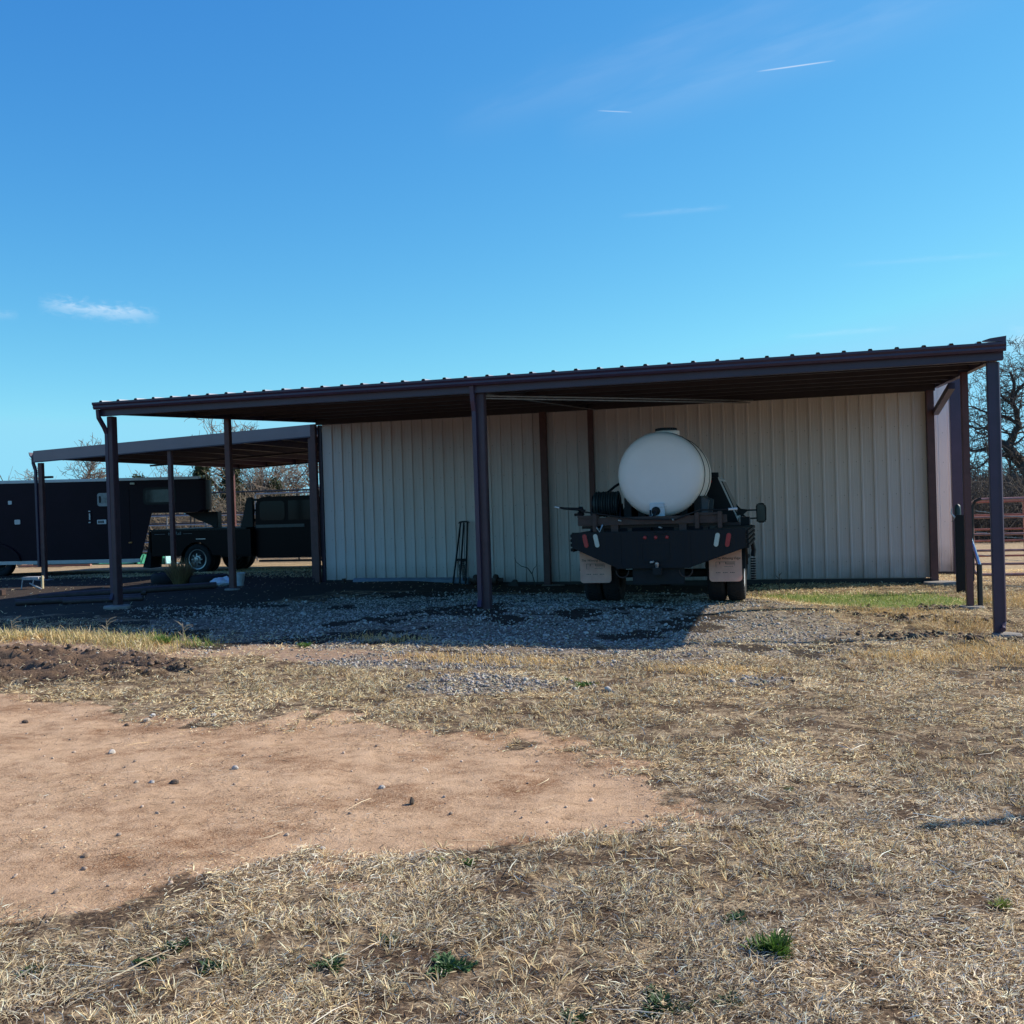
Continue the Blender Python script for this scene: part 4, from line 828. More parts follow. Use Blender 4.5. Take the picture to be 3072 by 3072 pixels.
# tall three legged stand leaning on the wall
ts = empty('tripod_stand', (-7.08, 20.35, H(-7.1, 20.35)), 0, 'tall black three legged stand with hanging chain leaning on the left wall', 'tripod')
zt = 1.24
for x0_, y0_, x1_, y1_ in ((-.17, 0, -.04, .22), (-.01, -.05, .03, .22), (.10, 0, .11, .22)): MB().path([(x0_, y0_, 0), (x1_, y1_, zt)], .019, 6).build('leg', M_black, ts)
MB().prism([(-.08, zt-.02), (-.05, zt+.025), (.03, zt+.035), (.11, zt+.03), (.15, zt-.01), (.04, zt+.01)], .18, .26, 'y').build('top_bracket', M_black, ts)
MB().box(-.11, -.02, .06, .09, .46, .51).build('cross_tie', M_black, ts); MB().box(.02, .11, .06, .09, .45, .51).build('cross_tie', M_black, ts)
for x in (-.05, .065): MB().path([(x, .08, .48), (x+.03 if x < 0 else x, .16, zt-.05)], .006, 5).build('cable', M_black, ts)
for x0_ in (-.055, .0, .03, .06):
    m = MB()
    for k in range(16 if x0_ < 0 else 22): m.lathe([(.016, -.005), (.02, 0), (.016, .005), (.011, 0), (.016, -.005)], 6, 'x' if k % 2 else 'y', (x0_+.006*math.sin(k*1.7)+k*.002, .05, .46-k*.0185), False)
    m.build('chain', mat('dark_chain', (.05,.055,.06), .5, .5), ts)
# sapling and weed stalks by the wall
def twig(name, base, paths, m_, label, cat, r=.008):
    o = empty(name, base, 0, label, cat); mm_ = MB(); 
    for p in paths: mm_.path(p, [r*(1-.75*i/(len(p)-1)) for i in range(len(p))], 5)
    mm_.build('stem', m_, o); return o
M_twig = mat('bare_twig', (.10,.075,.055), .9, 0, .3, 20)
twig('bare_sapling', (-5.5, 20.3, -.08), [[(0, 0, 0), (-.03, 0, .15), (-.06, 0, .26), (-.03, 0, .36), (.03, 0, .42), (.05, 0, .52)], [(-.06, 0, .26), (-.15, 0, .38), (-.28, 0, .42), (-.38, 0, .5), (-.42, 0, .6)]], M_twig, 'small forked bare sapling growing at the wall foot between the middle posts', 'sapling', .012)
twig('dry_weed_stalk', (-4.2, 20.3, -.08), [[(0, 0, 0), (.0, 0, .2), (.02, 0, .3)], [(0, 0, .12), (-.1, 0, .2), (-.14, 0, .18)], [(0, 0, .16), (.08, 0, .22)]], M_twig, 'small dry weed stalk at the wall foot behind the truck', 'weed')
twig('dry_weed_stalk', (-.75, 18.9, H(-.75, 18.9)), [[(0, 0, 0), (.01, 0, .2), (0, 0, .34)]]+[[(0, 0, .06+k*.05), (.04*(-1)**k, 0, .1+k*.05), (.05*(-1)**k, .01, .12+k*.05)] for k in range(5)], M_twig, 'thin dark weed standing in the shadow line right of the water truck', 'weed')
for i, (x, y, lab) in enumerate(((-9.55, 10.7, 'pale dead plant stalk at the left edge of the grass strip'), (-8.3, 10.85, 'branching dead stalk in the middle of the left grass strip'), (-7.35, 11.0, 'thin dead stalk beside the bright green tuft in the left strip'))):
    r_ = random.Random(i); ps = [[(0, 0, 0), (.01, 0, .14), (.0, .0, .24)]]
    for k in range(4): s = r_.choice((-1, 1)); h0 = .08+.04*k; ps.append([(0, 0, h0), (s*.06, 0, h0+.05), (s*.13, .02, h0+.04+.05*r_.random())])
    twig('dead_stalk', (x, y, H(x, y)), ps, mat('pale_stalk', (.45,.36,.24), .9), lab, 'dead plant', .009)
# metal step stool (small rusty white frame)
st = empty('metal_stool', (-15.75, 18.4, H(-15.75, 18.4)), .1, 'small battered white metal stool frame lying beside the far left carport post', 'stool')
Mst = mat('chipped_white_metal', (.5,.5,.48), .6, 0, .5, 14)
MB().prism(rrect(-.27, .12, .19, .25, .025), -.1, .1, 'y').build('seat', Mst, st)
for pts in ([(-.26, -.08, .2), (-.28, -.1, 0)], [(.0, -.08, .2), (-.02, -.1, .08), (.16, -.1, 0)], [(-.1, -.08, .12), (.05, -.1, .06), (.2, -.12, 0)]): MB().path(pts, .014, 6).build('leg', Mst, st)
MB().box(.14, .175, -.05, -.0, 0, .27).build('upright', mat('yellowed_metal', (.5,.44,.28), .6), st)
bk = MB().box(-.45, .14, -.06, .06, 0, .11).build('rusty_beam', M_rustb, None, .01); bk.location = (-15.05, 16.55, H(-15.05, 16.55)); tag(bk, 'short rusty beam end on the ground at the left photo edge', 'beam')
pv = MB().box(-.6, 1.1, -.05, .05, .0, .07).build('red_plank', mat('pinkish_plank', (.40,.22,.18), .8, 0, .3, 10), None, .004)
pv.location = (-24.6, 29.2, H(-24.6, 29.2)+.03); pv.scale = (1.6, 1, 1); tag(pv, 'long pinkish plank lying in the sun seen under the trailer', 'plank')
for i in range(5):
    x = -26.0+i*.42; lg = MB().path([(x, 29.6, H(x, 29.6)+.11), (x+.05, 30.5, H(x, 30.5)+.11)], [.11, .1], 10).build('cut_log', mat('cut_wood', (.42,.30,.2), .9, 0, .4, 8), None, smooth=50)
    tag(lg, ['leftmost cut log of the sunlit row seen under the trailer, nearest its wheel', 'second cut log from the trailer wheel in the sunlit row', 'middle cut log of the sunlit row seen under the trailer', 'fourth cut log from the trailer wheel in the sunlit row', 'rightmost cut log of the row, nearest the left carport post'][i], 'log', 'cut logs seen under the trailer')
def trough(x, y, w, h, col, lab, nm='stock_trough'):
    o = MB().prism([(-w, 0), (w, 0), (w*1.05, h), (w*.97, h), (w*.93, .04), (-w*.93, .04), (-w*.97, h), (-w*1.05, h)], -.3, .3, 'y').build(nm, mat(nm+str(col), col, .45), None, .01); o.location = (x, y, H(x, y)); tag(o, lab, 'trough')
trough(-24.7, 31.0, .55, .30, (.20,.42,.14), 'light green stock trough left of the row seen under the trailer'); trough(-23.2, 31.0, .9, .32, (.05,.28,.17), 'long dark green stock trough in the middle seen under the trailer'); trough(-21.7, 31.0, .5, .32, (.05,.30,.19), 'short dark green stock trough next to the pale blue tub seen under the trailer')
trough(-20.4, 30.9, .62, .34, (.45,.75,.78), 'pale turquoise tub at the front end of the trailer underside', 'plastic_tub')
# white sack and bucket by the mid-left post
def crumple(name, loc, sx, sy, sz, m_, lab, cat, seed):
    V = []; r_ = np.random.default_rng(seed); mb = MB(); n, q = 18, 9
    mb.lathe([(math.sin(math.pi*(i+.02)/(q+.04))*1., -math.cos(math.pi*(i+.02)/(q+.04))) for i in range(q+1)], n, 'z')
    mb.v = [(v[0]*sx*(1+.35*(vn(v[0]*3+seed, v[2]*3+v[1]*2)-.5)), v[1]*sy*(1+.35*(vn(v[1]*3, v[2]*3+seed)-.5)), max(0, (v[2]*.5+.5)*sz*(1+.5*(vn(v[0]*4, v[1]*4+seed)-.5)))) for v in mb.v]
    o = mb.build(name, m_); o.location = loc; return tag(o, lab, cat)
Mw = mat('white_plastic', (.62,.66,.72), .5, 0, .2, 12, .3, 15)
crumple('plastic_sack', (-11.32, 18.35, H(-11.3, 18.35)), .26, .16, .17, Mw, 'crumpled white plastic sack lying left behind the mid left lean-to post', 'sack', 3)
bkt = MB().lathe([(0, 0), (.10, 0), (.14, .24), (.145, .25), (.125, .25), (.09, .02), (0, .02)], 20, 'z', cap=False).build('white_bucket', Mw, smooth=40); bkt.location = (-10.95, 18.3, H(-10.95, 18.3)); tag(bkt, 'white bucket standing right behind the mid left lean-to post', 'bucket')
for (x, y, lab) in ((-13.35, 19.6, 'worn black tyre lying flat left of the dry grass clump'), (-12.15, 19.2, 'worn black tyre lying flat right of the dry grass clump')):
    o = MB().lathe([(.2, .03), (.36, .0), (.40, .05), (.40, .17), (.36, .22), (.2, .19), (.2, .03)], 28, 'z', cap=False).build('old_tyre', M_rubber, smooth=50); o.location = (x, y, H(x, y)-.01); tag(o, lab, 'tyre', 'old tyres under the carport edge')

# ------------------------------------------------------------------ stones and litter
ICO = np.array([(-1,1.618,0),(1,1.618,0),(-1,-1.618,0),(1,-1.618,0),(0,-1,1.618),(0,1,1.618),(0,-1,-1.618),(0,1,-1.618),(1.618,0,-1),(1.618,0,1),(-1.618,0,-1),(-1.618,0,1)])/1.9
ICF = np.array([(0,11,5),(0,5,1),(0,1,7),(0,7,10),(0,10,11),(1,5,9),(5,11,4),(11,10,2),(10,7,6),(7,1,8),(3,9,4),(3,4,2),(3,2,6),(3,6,8),(3,8,9),(4,9,5),(2,4,11),(6,2,10),(8,6,7),(9,8,1)])
def fan(n, r0, r1, half=36, p=.5):
    """points spread over the ground ahead, density falling with distance"""
    u = rng.random(n); r = (r0**p+u*(r1**p-r0**p))**(1/p); a = rad(half)*(2*rng.random(n)-1)-YAW
    return np.sin(a)*r, np.cos(a)*r, r
def stones(name, x, y, s, tint, label, sink=.25):
    n = len(x); V = ICO[None]*(1+.7*(rng.random((n, 12, 1))-.5)); V = V*(s[:, None]*np.stack([np.ones(n), .6+.4*rng.random(n), .45+.35*rng.random(n)], 1))[:, None, :]
    a = rng.random(n)*6.28; c_, s_ = np.cos(a)[:, None], np.sin(a)[:, None]; tl = (rng.random(n)-.5)[:, None]*.9
    Z = V[..., 2]*np.cos(tl)+V[..., 0]*np.sin(tl); Xq = V[..., 0]*np.cos(tl)-V[..., 2]*np.sin(tl)
    Xn = Xq*c_-V[..., 1]*s_; Yn = Xq*s_+V[..., 1]*c_
    z = ground_h(x, y)+s*sink
    P_ = np.stack([Xn+x[:, None], Yn+y[:, None], Z+z[:, None]], -1).reshape(-1, 3); Fq = (ICF[None]+12*np.arange(n)[:, None, None]).reshape(-1, 3)
    o = npmesh(name, P_, Fq, attrmat('stone_tint', .9, 0, .3, .2, 60), np.repeat(tint, 12, 0)); return tag(o, label, 'stones', None, 'stuff')
x, y, r = fan(230000, 7.5, 20, 40, 1.2); mk = masks(x, y); k = (rng.random(len(x)) < mk['grav']*(.35+.65*sst(.35, .6, fbm(x, y, 1.8, 3, 41)))*np.where(x > -1.6, .6, 1.)+.03*mk['brown']) & (y > 7) & (y < 19.3)
x, y = x[k][:70000], y[k][:70000]; s = .006+.015*rng.random(len(x))**2.2+.016*(rng.random(len(x)) > .985)
g_ = .12+.42*rng.random((len(x), 1))**1.2; t_ = g_*np.array([[1.08, .98, .86]])+(rng.random((len(x), 3))-.5)*.03
stones('gravel', x, y, s, np.clip(t_, .04, .8), 'loose pale grey crushed gravel spread in front of the barn')
x, y, r = fan(26000, 3, 12, 38, .9); mk = masks(x, y); k = rng.random(len(x)) < mk['sand']*.05+mk['brown']*.5+mk['mud']*.3; x, y = x[k], y[k]; s = .004+.012*rng.random(len(x))**2.5
t_ = (.22+.3*rng.random((len(x), 1)))*np.array([[1.1, .85, .66]])
stones('pebbles', x, y, s, t_, 'small tan pebbles and clods scattered over the bare dirt')
# mud clods
x = rng.uniform(-10.3, -5.8, 4200); y = rng.uniform(8.2, 10.2, 4200); k = (sdpoly(RUT, x, y) > -.1) & (fbm(x*.6, y*2.6, 1.8, 4, 9)+.10*rng.random(4200) > .60); x, y = x[k], y[k]; s = .008+.034*rng.random(len(x))**2.2
stones('mud_clods', x, y, s, (.05+.13*rng.random((len(x), 1)))*np.array([[1.1, .76, .55]]), 'dark churned mud clods in the wheel ruts at left', -.25)
x = np.concatenate([rng.normal(1.3, .45, 260), rng.normal(2.5, .3, 120), rng.normal(1.1, .5, 160), rng.normal(1.6, .3, 100)]); y = np.concatenate([rng.normal(13.3, .16, 260), rng.normal(13.7, .15, 120), rng.normal(14.9, .14, 160), rng.normal(16.2, .15, 100)]); s = .012+.04*rng.random(len(x))**2
stones('dirt_clods', x, y, s, (.06+.10*rng.random((len(x), 1)))*np.array([[1.1, .76, .54]]), 'dark dirt clods dug up around the right front post', .1)
# individual rocks on the bare dirt
def rock(x, y, sz, col, lab, flat=.6, seed=0):
    mb = MB().lathe([(math.sin(math.pi*(i+.02)/6.04), -math.cos(math.pi*(i+.02)/6.04)) for i in range(7)], 9, 'z'); r_ = random.Random(seed)
    mb.v = [(v[0]*sz*r_.uniform(.75, 1.1), v[1]*sz*.7*r_.uniform(.8, 1.1), (v[2]*flat*r_.uniform(.85, 1.1)+flat*.6)*sz) for v in mb.v]
    o = mb.build('rock', mat('rock_%d' % int(col[0]*100), col, .9, 0, .3, 30), smooth=30); o.location = (x, y, H(x, y)-.004); o.rotation_euler = (0, 0, r_.random()*6); tag(o, lab, 'rock', 'single stones lying on the bare dirt')
for i, (px, py, sz, col, lab, fl) in enumerate(((-4.71,6.17,.030,(.55,.50,.44),'round whitish stone alone in the upper left of the bare dirt',.7),(-3.59,5.89,.026,(.5,.46,.42),'pale stone right of centre in the upper half of the bare dirt',.7),
    (-3.78,5.52,.036,(.12,.085,.06),'dark broken clod at the right end of the small stone row',.5),(-3.93,5.51,.025,(.5,.42,.33),'tan stone in the middle of the small stone row, left of the dark clod',.5),(-4.03,5.5,.02,(.45,.38,.3),'smallest tan stone at the left end of the small stone row',.5),
    (-2.48,5.63,.022,(.5,.47,.44),'small whitish stone in the middle of the bare dirt',.7),(-2.19,5.37,.021,(.10,.075,.055),'dark upright chip standing right of the middle of the bare dirt',1.3),(-3.39,4.23,.030,(.34,.23,.15),'lone brown stone in the lower left of the bare dirt',.4),
    (-2.34,4.59,.022,(.55,.5,.42),'pale flat stone at the lower dirt edge just above the straw',.5),(-2.61,4.74,.02,(.42,.34,.26),'little tan stone in the lower middle of the bare dirt',.5),(-5.11,7.13,.035,(.45,.37,.29),'tan stone pair member left of the dark clod near the upper dirt edge',.6),
    (-5.2,7.0,.03,(.13,.09,.065),'dark clod just below the white stones near the upper dirt edge',.5),(-5.14,7.25,.028,(.58,.56,.53),'whitest of the stones near the upper dirt edge',.7),(-4.98,7.2,.022,(.42,.42,.42),'grey stone right of the whitest one near the upper dirt edge',.6),
    (-5.63,7.69,.045,(.40,.27,.18),'wide flat brown slab near the upper dirt edge',.25),(-6.12,6.97,.035,(.11,.08,.06),'dark clod near the left photo edge on the bare dirt',.5),(-4.62,7.29,.03,(.38,.36,.34),'grey stone where the straw begins at the upper dirt edge',.6))):
    rock(px, py, sz, col, lab, fl, i)

# ------------------------------------------------------------------ grass, straw
def blades(x, y, L_, w, elev, az, curl, tint, z0=None, nseg=2):
    """strip blades; returns V, F, tint"""
    n = len(x); z = ground_h(x, y)+(z0 if z0 is not None else .002); P_ = []; px, py, pz = x.copy(), y.copy(), z; a = az.copy(); e = elev.copy()
    wx, wy = -np.sin(a)*w/2, np.cos(a)*w/2; tw = (rng.random(n)-.5)*w*.9
    for q in range(nseg+1):
        k_ = 1. if q < nseg else .25; k_ = .7 if q == 0 else k_
        P_.append(np.stack([px+wx*k_, py+wy*k_, pz+tw*k_], 1)); P_.append(np.stack([px-wx*k_, py-wy*k_, pz-tw*k_], 1))
        st = L_/nseg; px = px+np.cos(a)*np.cos(e)*st; py = py+np.sin(a)*np.cos(e)*st; pz = pz+np.sin(e)*st; a = a+curl*(1+.6*(rng.random(n)-.5)); e = e-abs(curl)*.55-.08
        pz = np.maximum(pz, z-.003+.004*rng.random(n))
    V_ = np.stack(P_, 1).reshape(-1, 3); m_ = 2*(nseg+1); b_ = (m_*np.arange(n))[:, None]
    F_ = np.stack([np.stack([b_+2*q, b_+2*q+1, b_+2*q+3, b_+2*q+2], -1)[:, 0] for q in range(nseg)], 1).reshape(-1, 4)
    return V_, F_, np.repeat(tint, m_, 0)
def merge(parts):
    V_, F_, T_ = [], [], []; o = 0
    for v, f, t in parts: V_.append(v); F_.append(f+o); T_.append(t); o += len(v)
    return np.concatenate(V_), np.concatenate(F_), np.concatenate(T_)
PAL = np.array([(.88,.71,.42),(.82,.63,.34),(.68,.49,.25),(.90,.79,.56),(.48,.34,.19),(.20,.135,.075),(.70,.59,.41),(.09,.06,.035)])
def straw_tint(n, pr):
    t = PAL[rng.choice(len(PAL), n, p=pr)]; return np.minimum(t*(.88+.42*rng.random((n, 1))), .95)
parts = []
def scatter(n, r0, r1, p, Lr, wr, el, pr, maskf, z0=.002, half=37):
    x, y, r = fan(n, r0, r1, half, p); mk = masks(x, y); pz = maskf(mk, x, y); k = rng.random(n) < pz; x, y, r = x[k], y[k], r[k]; m_ = len(x)
    L_ = Lr[0]+(Lr[1]-Lr[0])*rng.random(m_)**1.6; w = (wr[0]+(wr[1]-wr[0])*rng.random(m_))*(1+np.maximum(0, r-4)*.055)
    e = rad(el[0])+rad(el[1]-el[0])*rng.random(m_)**1.7
    cl = (fbm(x, y, 3.0, 2, 6)-.5)*7
    az = cl+rng.normal(0, 1.3, m_)+.4
    zz = (z0+rng.random(m_)*.014) 
    t = straw_tint(m_, pr)*(np.array([[.97, 1.0, 1.12]]) if r0 < 3 else 1); dkf = fbm(x, y, 1.7, 3, 12); t *= (.8+.35*sst(.3, .65, dkf))[:, None]
    parts.append(blades(x, y, L_, w, e, az, rng.normal(0, .45, m_), t, zz))
PR = [.15,.15,.14,.12,.14,.14,.08,.08]
def mstraw(mk, x, y):
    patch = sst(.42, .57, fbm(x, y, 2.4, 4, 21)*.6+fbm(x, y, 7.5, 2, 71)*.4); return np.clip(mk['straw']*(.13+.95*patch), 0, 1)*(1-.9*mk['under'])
def msand(mk, x, y): return np.clip(mk['sand']*.05+mk['sand']*.75*sst(.53, .66, fbm(x, y*1.6, 1.6, 4, 33))+.55*np.exp(-(sdpoly(SAND, x, y)/.35)**2)*sst(.4, .6, fbm(x, y, 2.6, 3, 44)), 0, 1)
scatter(380000, 2.6, 6.6, 1.3, (.015, .06), (.0015, .0034), (0, 42), PR, mstraw)
scatter(300000, 6.0, 12.5, 1.3, (.02, .065), (.0022, .0045), (0, 42), PR, mstraw)
scatter(260000, 11.5, 30, 1.2, (.03, .075), (.0022, .0045), (5, 55), [.28,.32,.24,.06,.1,0,0,0], lambda mk, x, y: mk['straw']*(y < 40))
scatter(110000, 2.8, 9.5, 1.2, (.008, .035), (.0012, .003), (0, 14), [.03,.06,.12,.03,.2,.30,.06,.20], msand)
scatter(1500, 3.5, 8.5, 1.2, (.06, .2), (.0018, .003), (0, 8), [0,.05,.1,.05,.2,.3,0,.3], lambda mk, x, y: mk['sand']*sst(.45, .65, fbm(x, y, .9, 3, 77))*.6, .004)
scatter(900, 2.6, 7.5, 1.2, (.12, .26), (.0022, .0038), (0, 12), [.3,.2,.1,.4,0,0,0,0], lambda mk, x, y: mk['straw']*.7+mk['sand']*.05, .012)
# rooted tufts: blades fanning out of shared crowns
x, y, r = fan(9000, 2.6, 11, 37, 1.2); mk = masks(x, y); k = rng.random(len(x)) < mk['straw']*sst(.4, .6, fbm(x, y, 1.1, 3, 91)); x, y, r = x[k], y[k], r[k]; nb = 16
cx, cy, cr = np.repeat(x, nb), np.repeat(y, nb), np.repeat(r, nb); n = len(cx); a = rng.random(n)*6.28; q = .012*rng.random(n); t = straw_tint(n, PR)*np.repeat(.8+.35*rng.random((len(x), 1)), nb, 0)
parts.append(blades(cx+q*np.cos(a), cy+q*np.sin(a), .02+.05*rng.random(n), (.0015+.002*rng.random(n))*(1+np.maximum(0, cr-4)*.07), rad(15)+rad(55)*rng.random(n), a, rng.normal(0, .35, n), t))
# tall golden grass
x, y, r = fan(260000, 7.5, 22, 40, 1.4); mk = masks(x, y); k = rng.random(len(x)) < mk['gold']*.95*(1-.7*mk['green']); x, y, r = x[k], y[k], r[k]; n = len(x)
t = np.array([(.84,.56,.22),(.76,.49,.18),(.86,.65,.32),(.56,.36,.14)])[rng.integers(0, 4, n)]*(.8+.35*rng.random((n, 1)))
parts.append(blades(x, y, .035+.075*rng.random(n), .0035+.0025*rng.random(n), rad(30)+rad(55)*rng.random(n), rng.random(n)*6.28, rng.normal(0, .35, n), t))
n = 7000; x = rng.uniform(-11.5, -7.0, n); y = rng.normal(10.72, .22, n)-.05*(x+9); k = rng.random(n) < sst(.42, .58, fbm(x, y, 2.2, 3, 55)+.06); x, y = x[k], y[k]; n = len(x)
t = np.array([(.70,.54,.27),(.62,.47,.22),(.55,.50,.20),(.78,.66,.42)])[rng.integers(0, 4, n)]*(.75+.4*rng.random((n, 1)))
parts.append(blades(x, y, .05+.10*rng.random(n), .005+.004*rng.random(n), rad(30)+rad(55)*rng.random(n), rng.random(n)*6.28, rng.normal(0, .4, n), t))
V_, F_, T_ = merge(parts); o = npmesh('dry_grass', V_, F_, attrmat('straw_tint', .75, .22, .25, .15, 80), T_); tag(o, 'matted dry winter straw and grass over the yard', 'dry grass', None, 'stuff')
# green grass
parts = []
x, y, r = fan(150000, 9.5, 20, 40, 1.4); mk = masks(x, y); pg = np.maximum(mk['green'], mk['gl']*.9); k = rng.random(len(x)) < pg*.9; x, y = x[k], y[k]; n = len(x)
t = np.array([(.22,.33,.07),(.34,.42,.10),(.46,.46,.15),(.15,.25,.06)])[rng.integers(0, 4, n)]*(.7+.5*rng.random((n, 1)))
parts.append(blades(x, y, .03+.06*rng.random(n)+.05*(y < 12.5), .004+.004*rng.random(n), rad(30)+rad(60)*rng.random(n), rng.random(n)*6.28, rng.normal(0, .4, n), t))
V_, F_, T_ = merge(parts); o = npmesh('green_grass', V_, F_, attrmat('grass_tint', .6, .3, .3, .15, 60), T_); tag(o, 'short green winter grass by the barn corner and at the left strip', 'grass', None, 'stuff')
# single green weeds
def weed(x, y, R0, n, col, lab, tall=False):
    R0 *= (.85 if tall else 1.2)
    a = rng.random(n)*6.28; rr = R0*np.sqrt(rng.random(n)); bx, by = x+rr*np.cos(a)*.6, y+rr*np.sin(a)*.6
    n = int(n*1.8); a = rng.random(n)*6.28; rr = R0*rng.random(n)**.6*(.7+.5*np.sin(3*a+x*9)); bx, by = x+rr*np.cos(a)*.8, y+rr*np.sin(a)*.8
    L_ = (.3+.5*rng.random(n))*(R0*.75 if tall else .022+R0*.12); w = (.28 if not tall else .09)*L_+.0015; e = rad(30 if tall else 5)+rad(55)*rng.random(n)
    t = np.array(col)*(.6+.8*rng.random((n, 1))); L_ = L_*1.25; v, f, tt = blades(bx, by, L_, w, e, a+rng.normal(0, .6, n), rng.normal(0, .4, n), t, .006, 3)
    c0 = np.array([x, y, H(x, y)]); o = npmesh('weed', v-c0, f, attrmat('grass_tint'), tt); o.location = c0; tag(o, lab, 'weed', 'small green weeds in the dry straw')
GW = (.055,.11,.04); GY = (.20,.26,.05)
for (x, y, R0, n, col, lab, tl) in ((-.2,3.75,.10,260,(.09,.17,.03),'largest bright green weed tuft in the lower right straw',True),(-.52,3.3,.09,240,GW,'dark green clover patch at the bottom edge, right of centre',False),(-.35,4.04,.05,70,GW,'small dusty grey green weed above the largest bright tuft',False),(-.21,5.91,.04,40,(.08,.15,.03),'tiny green weed right of the bare dirt',True),
    (-.32,3.36,.04,60,GW,'little green weed at the bottom between dark clover patch and bright tuft',False),(.61,4.37,.06,60,GY,'yellowish green grass tuft near the right edge',True),(-.77,3.17,.05,60,GW,'green weed cut by the bottom edge near the centre',False),(-2.32,3.37,.045,90,GW,'dark green weed left of centre, highest of the lower left cluster',False),
    (-2.34,3.23,.05,110,GW,'dark green weed at lower left, leftmost of the cluster pair',False),(-2.09,3.23,.05,120,GW,'round dark green weed at lower left, right one of the pair',False),(-1.7,3.37,.055,120,GW,'dark green weed in the straw below the dirt tip',False),(-1.29,3.45,.08,260,(.07,.15,.05),'bushy dark green weed at the bottom centre',False),
    (-1.58,3.61,.035,50,GW,'tiny green weed up left of the bushy centre weed',False),(-1.56,4.48,.04,50,(.08,.16,.03),'small bright weed where sand meets straw, right of two',False),(-1.72,4.5,.035,30,GY,'small yellowish weed where sand meets straw, left of two',False),(-2.71,3.08,.05,80,GW,'low green weed at the bottom left edge',False),
    (-2.03,8.99,.10,120,(.10,.19,.04),'green weed patch right of the pale gravel patch',False),(-2.25,9.2,.06,60,(.10,.19,.04),'small green sprig just above the weed patch by the gravel',False),(-5.75,11.0,.10,160,(.13,.24,.05),'bright green tuft alone on the shadow edge left of centre',True),(-7.55,10.85,.16,420,(.16,.27,.06),'bright green tuft at the right end of the left grass strip',True)):
    weed(x, y, R0, n, col, lab, tl)
# big clump of dry grass under the carport edge
n = 700; a = rng.random(n)*6.28; rr = .14*np.sqrt(rng.random(n)); t = np.array((.30,.21,.10))*(.6+.7*rng.random((n, 1)))
v, f, tt = blades(rr*np.cos(a)-12.7, rr*np.sin(a)+19.0, .3+.3*rng.random(n), .006+.004*rng.random(n), rad(60)+rad(28)*rng.random(n), a, rng.normal(0, .12, n), t, .0, 3)
c0 = np.array([-12.7, 19.0, H(-12.7, 19.0)]); o = npmesh('grass_clump', v-c0, f, attrmat('straw_tint'), tt); o.location = c0; tag(o, 'tall dry brown grass clump growing in front of the black truck wheel', 'grass clump')
# drier clump at the base of the right front post
n = 220; a = rng.random(n)*6.28; rr = .34*np.sqrt(rng.random(n)); t = np.array((.48,.33,.15))*(.6+.7*rng.random((n, 1)))
v, f, tt = blades(rr*np.cos(a)*1.5+1.55, rr*np.sin(a)+14.1, .06+.13*rng.random(n), .003+.003*rng.random(n), rad(30)+rad(45)*rng.random(n), a, rng.normal(0, .25, n), t, .0, 3)
c0 = np.array([1.55, 14.1, H(1.55, 14.1)]); o = npmesh('grass_clump', v-c0, f, attrmat('straw_tint'), tt); o.location = c0; tag(o, 'golden dry grass clump left of the right front post foot', 'grass clump')

# ------------------------------------------------------------------ trees
def tubes(P0, P1, R0, R1, n=4):
    P0, P1 = np.array(P0), np.array(P1); R0, R1 = np.array(R0)[:, None], np.array(R1)[:, None]; d = P1-P0; L_ = np.linalg.norm(d, axis=1, keepdims=True); d = d/np.maximum(L_, 1e-6)
    a = np.where(np.abs(d[:, 2:3]) < .9, np.array([[0, 0, 1.]]), np.array([[1., 0, 0]])); x = np.cross(d, a); x /= np.linalg.norm(x, axis=1, keepdims=True); y = np.cross(d, x); V_ = []
    for q in range(n): w = 2*math.pi*q/n; V_.append(P0-d*R0*.3+(x*math.cos(w)+y*math.sin(w))*R0)
    for q in range(n): w = 2*math.pi*q/n; V_.append(P1+(x*math.cos(w)+y*math.sin(w))*R1)
    V_ = np.stack(V_, 1).reshape(-1, 3); b_ = (2*n*np.arange(len(P0)))[:, None]
    F_ = np.stack([np.stack([b_[:, 0]+q, b_[:, 0]+(q+1) % n, b_[:, 0]+n+(q+1) % n, b_[:, 0]+n+q], -1) for q in range(n)], 1).reshape(-1, 4); return V_, F_
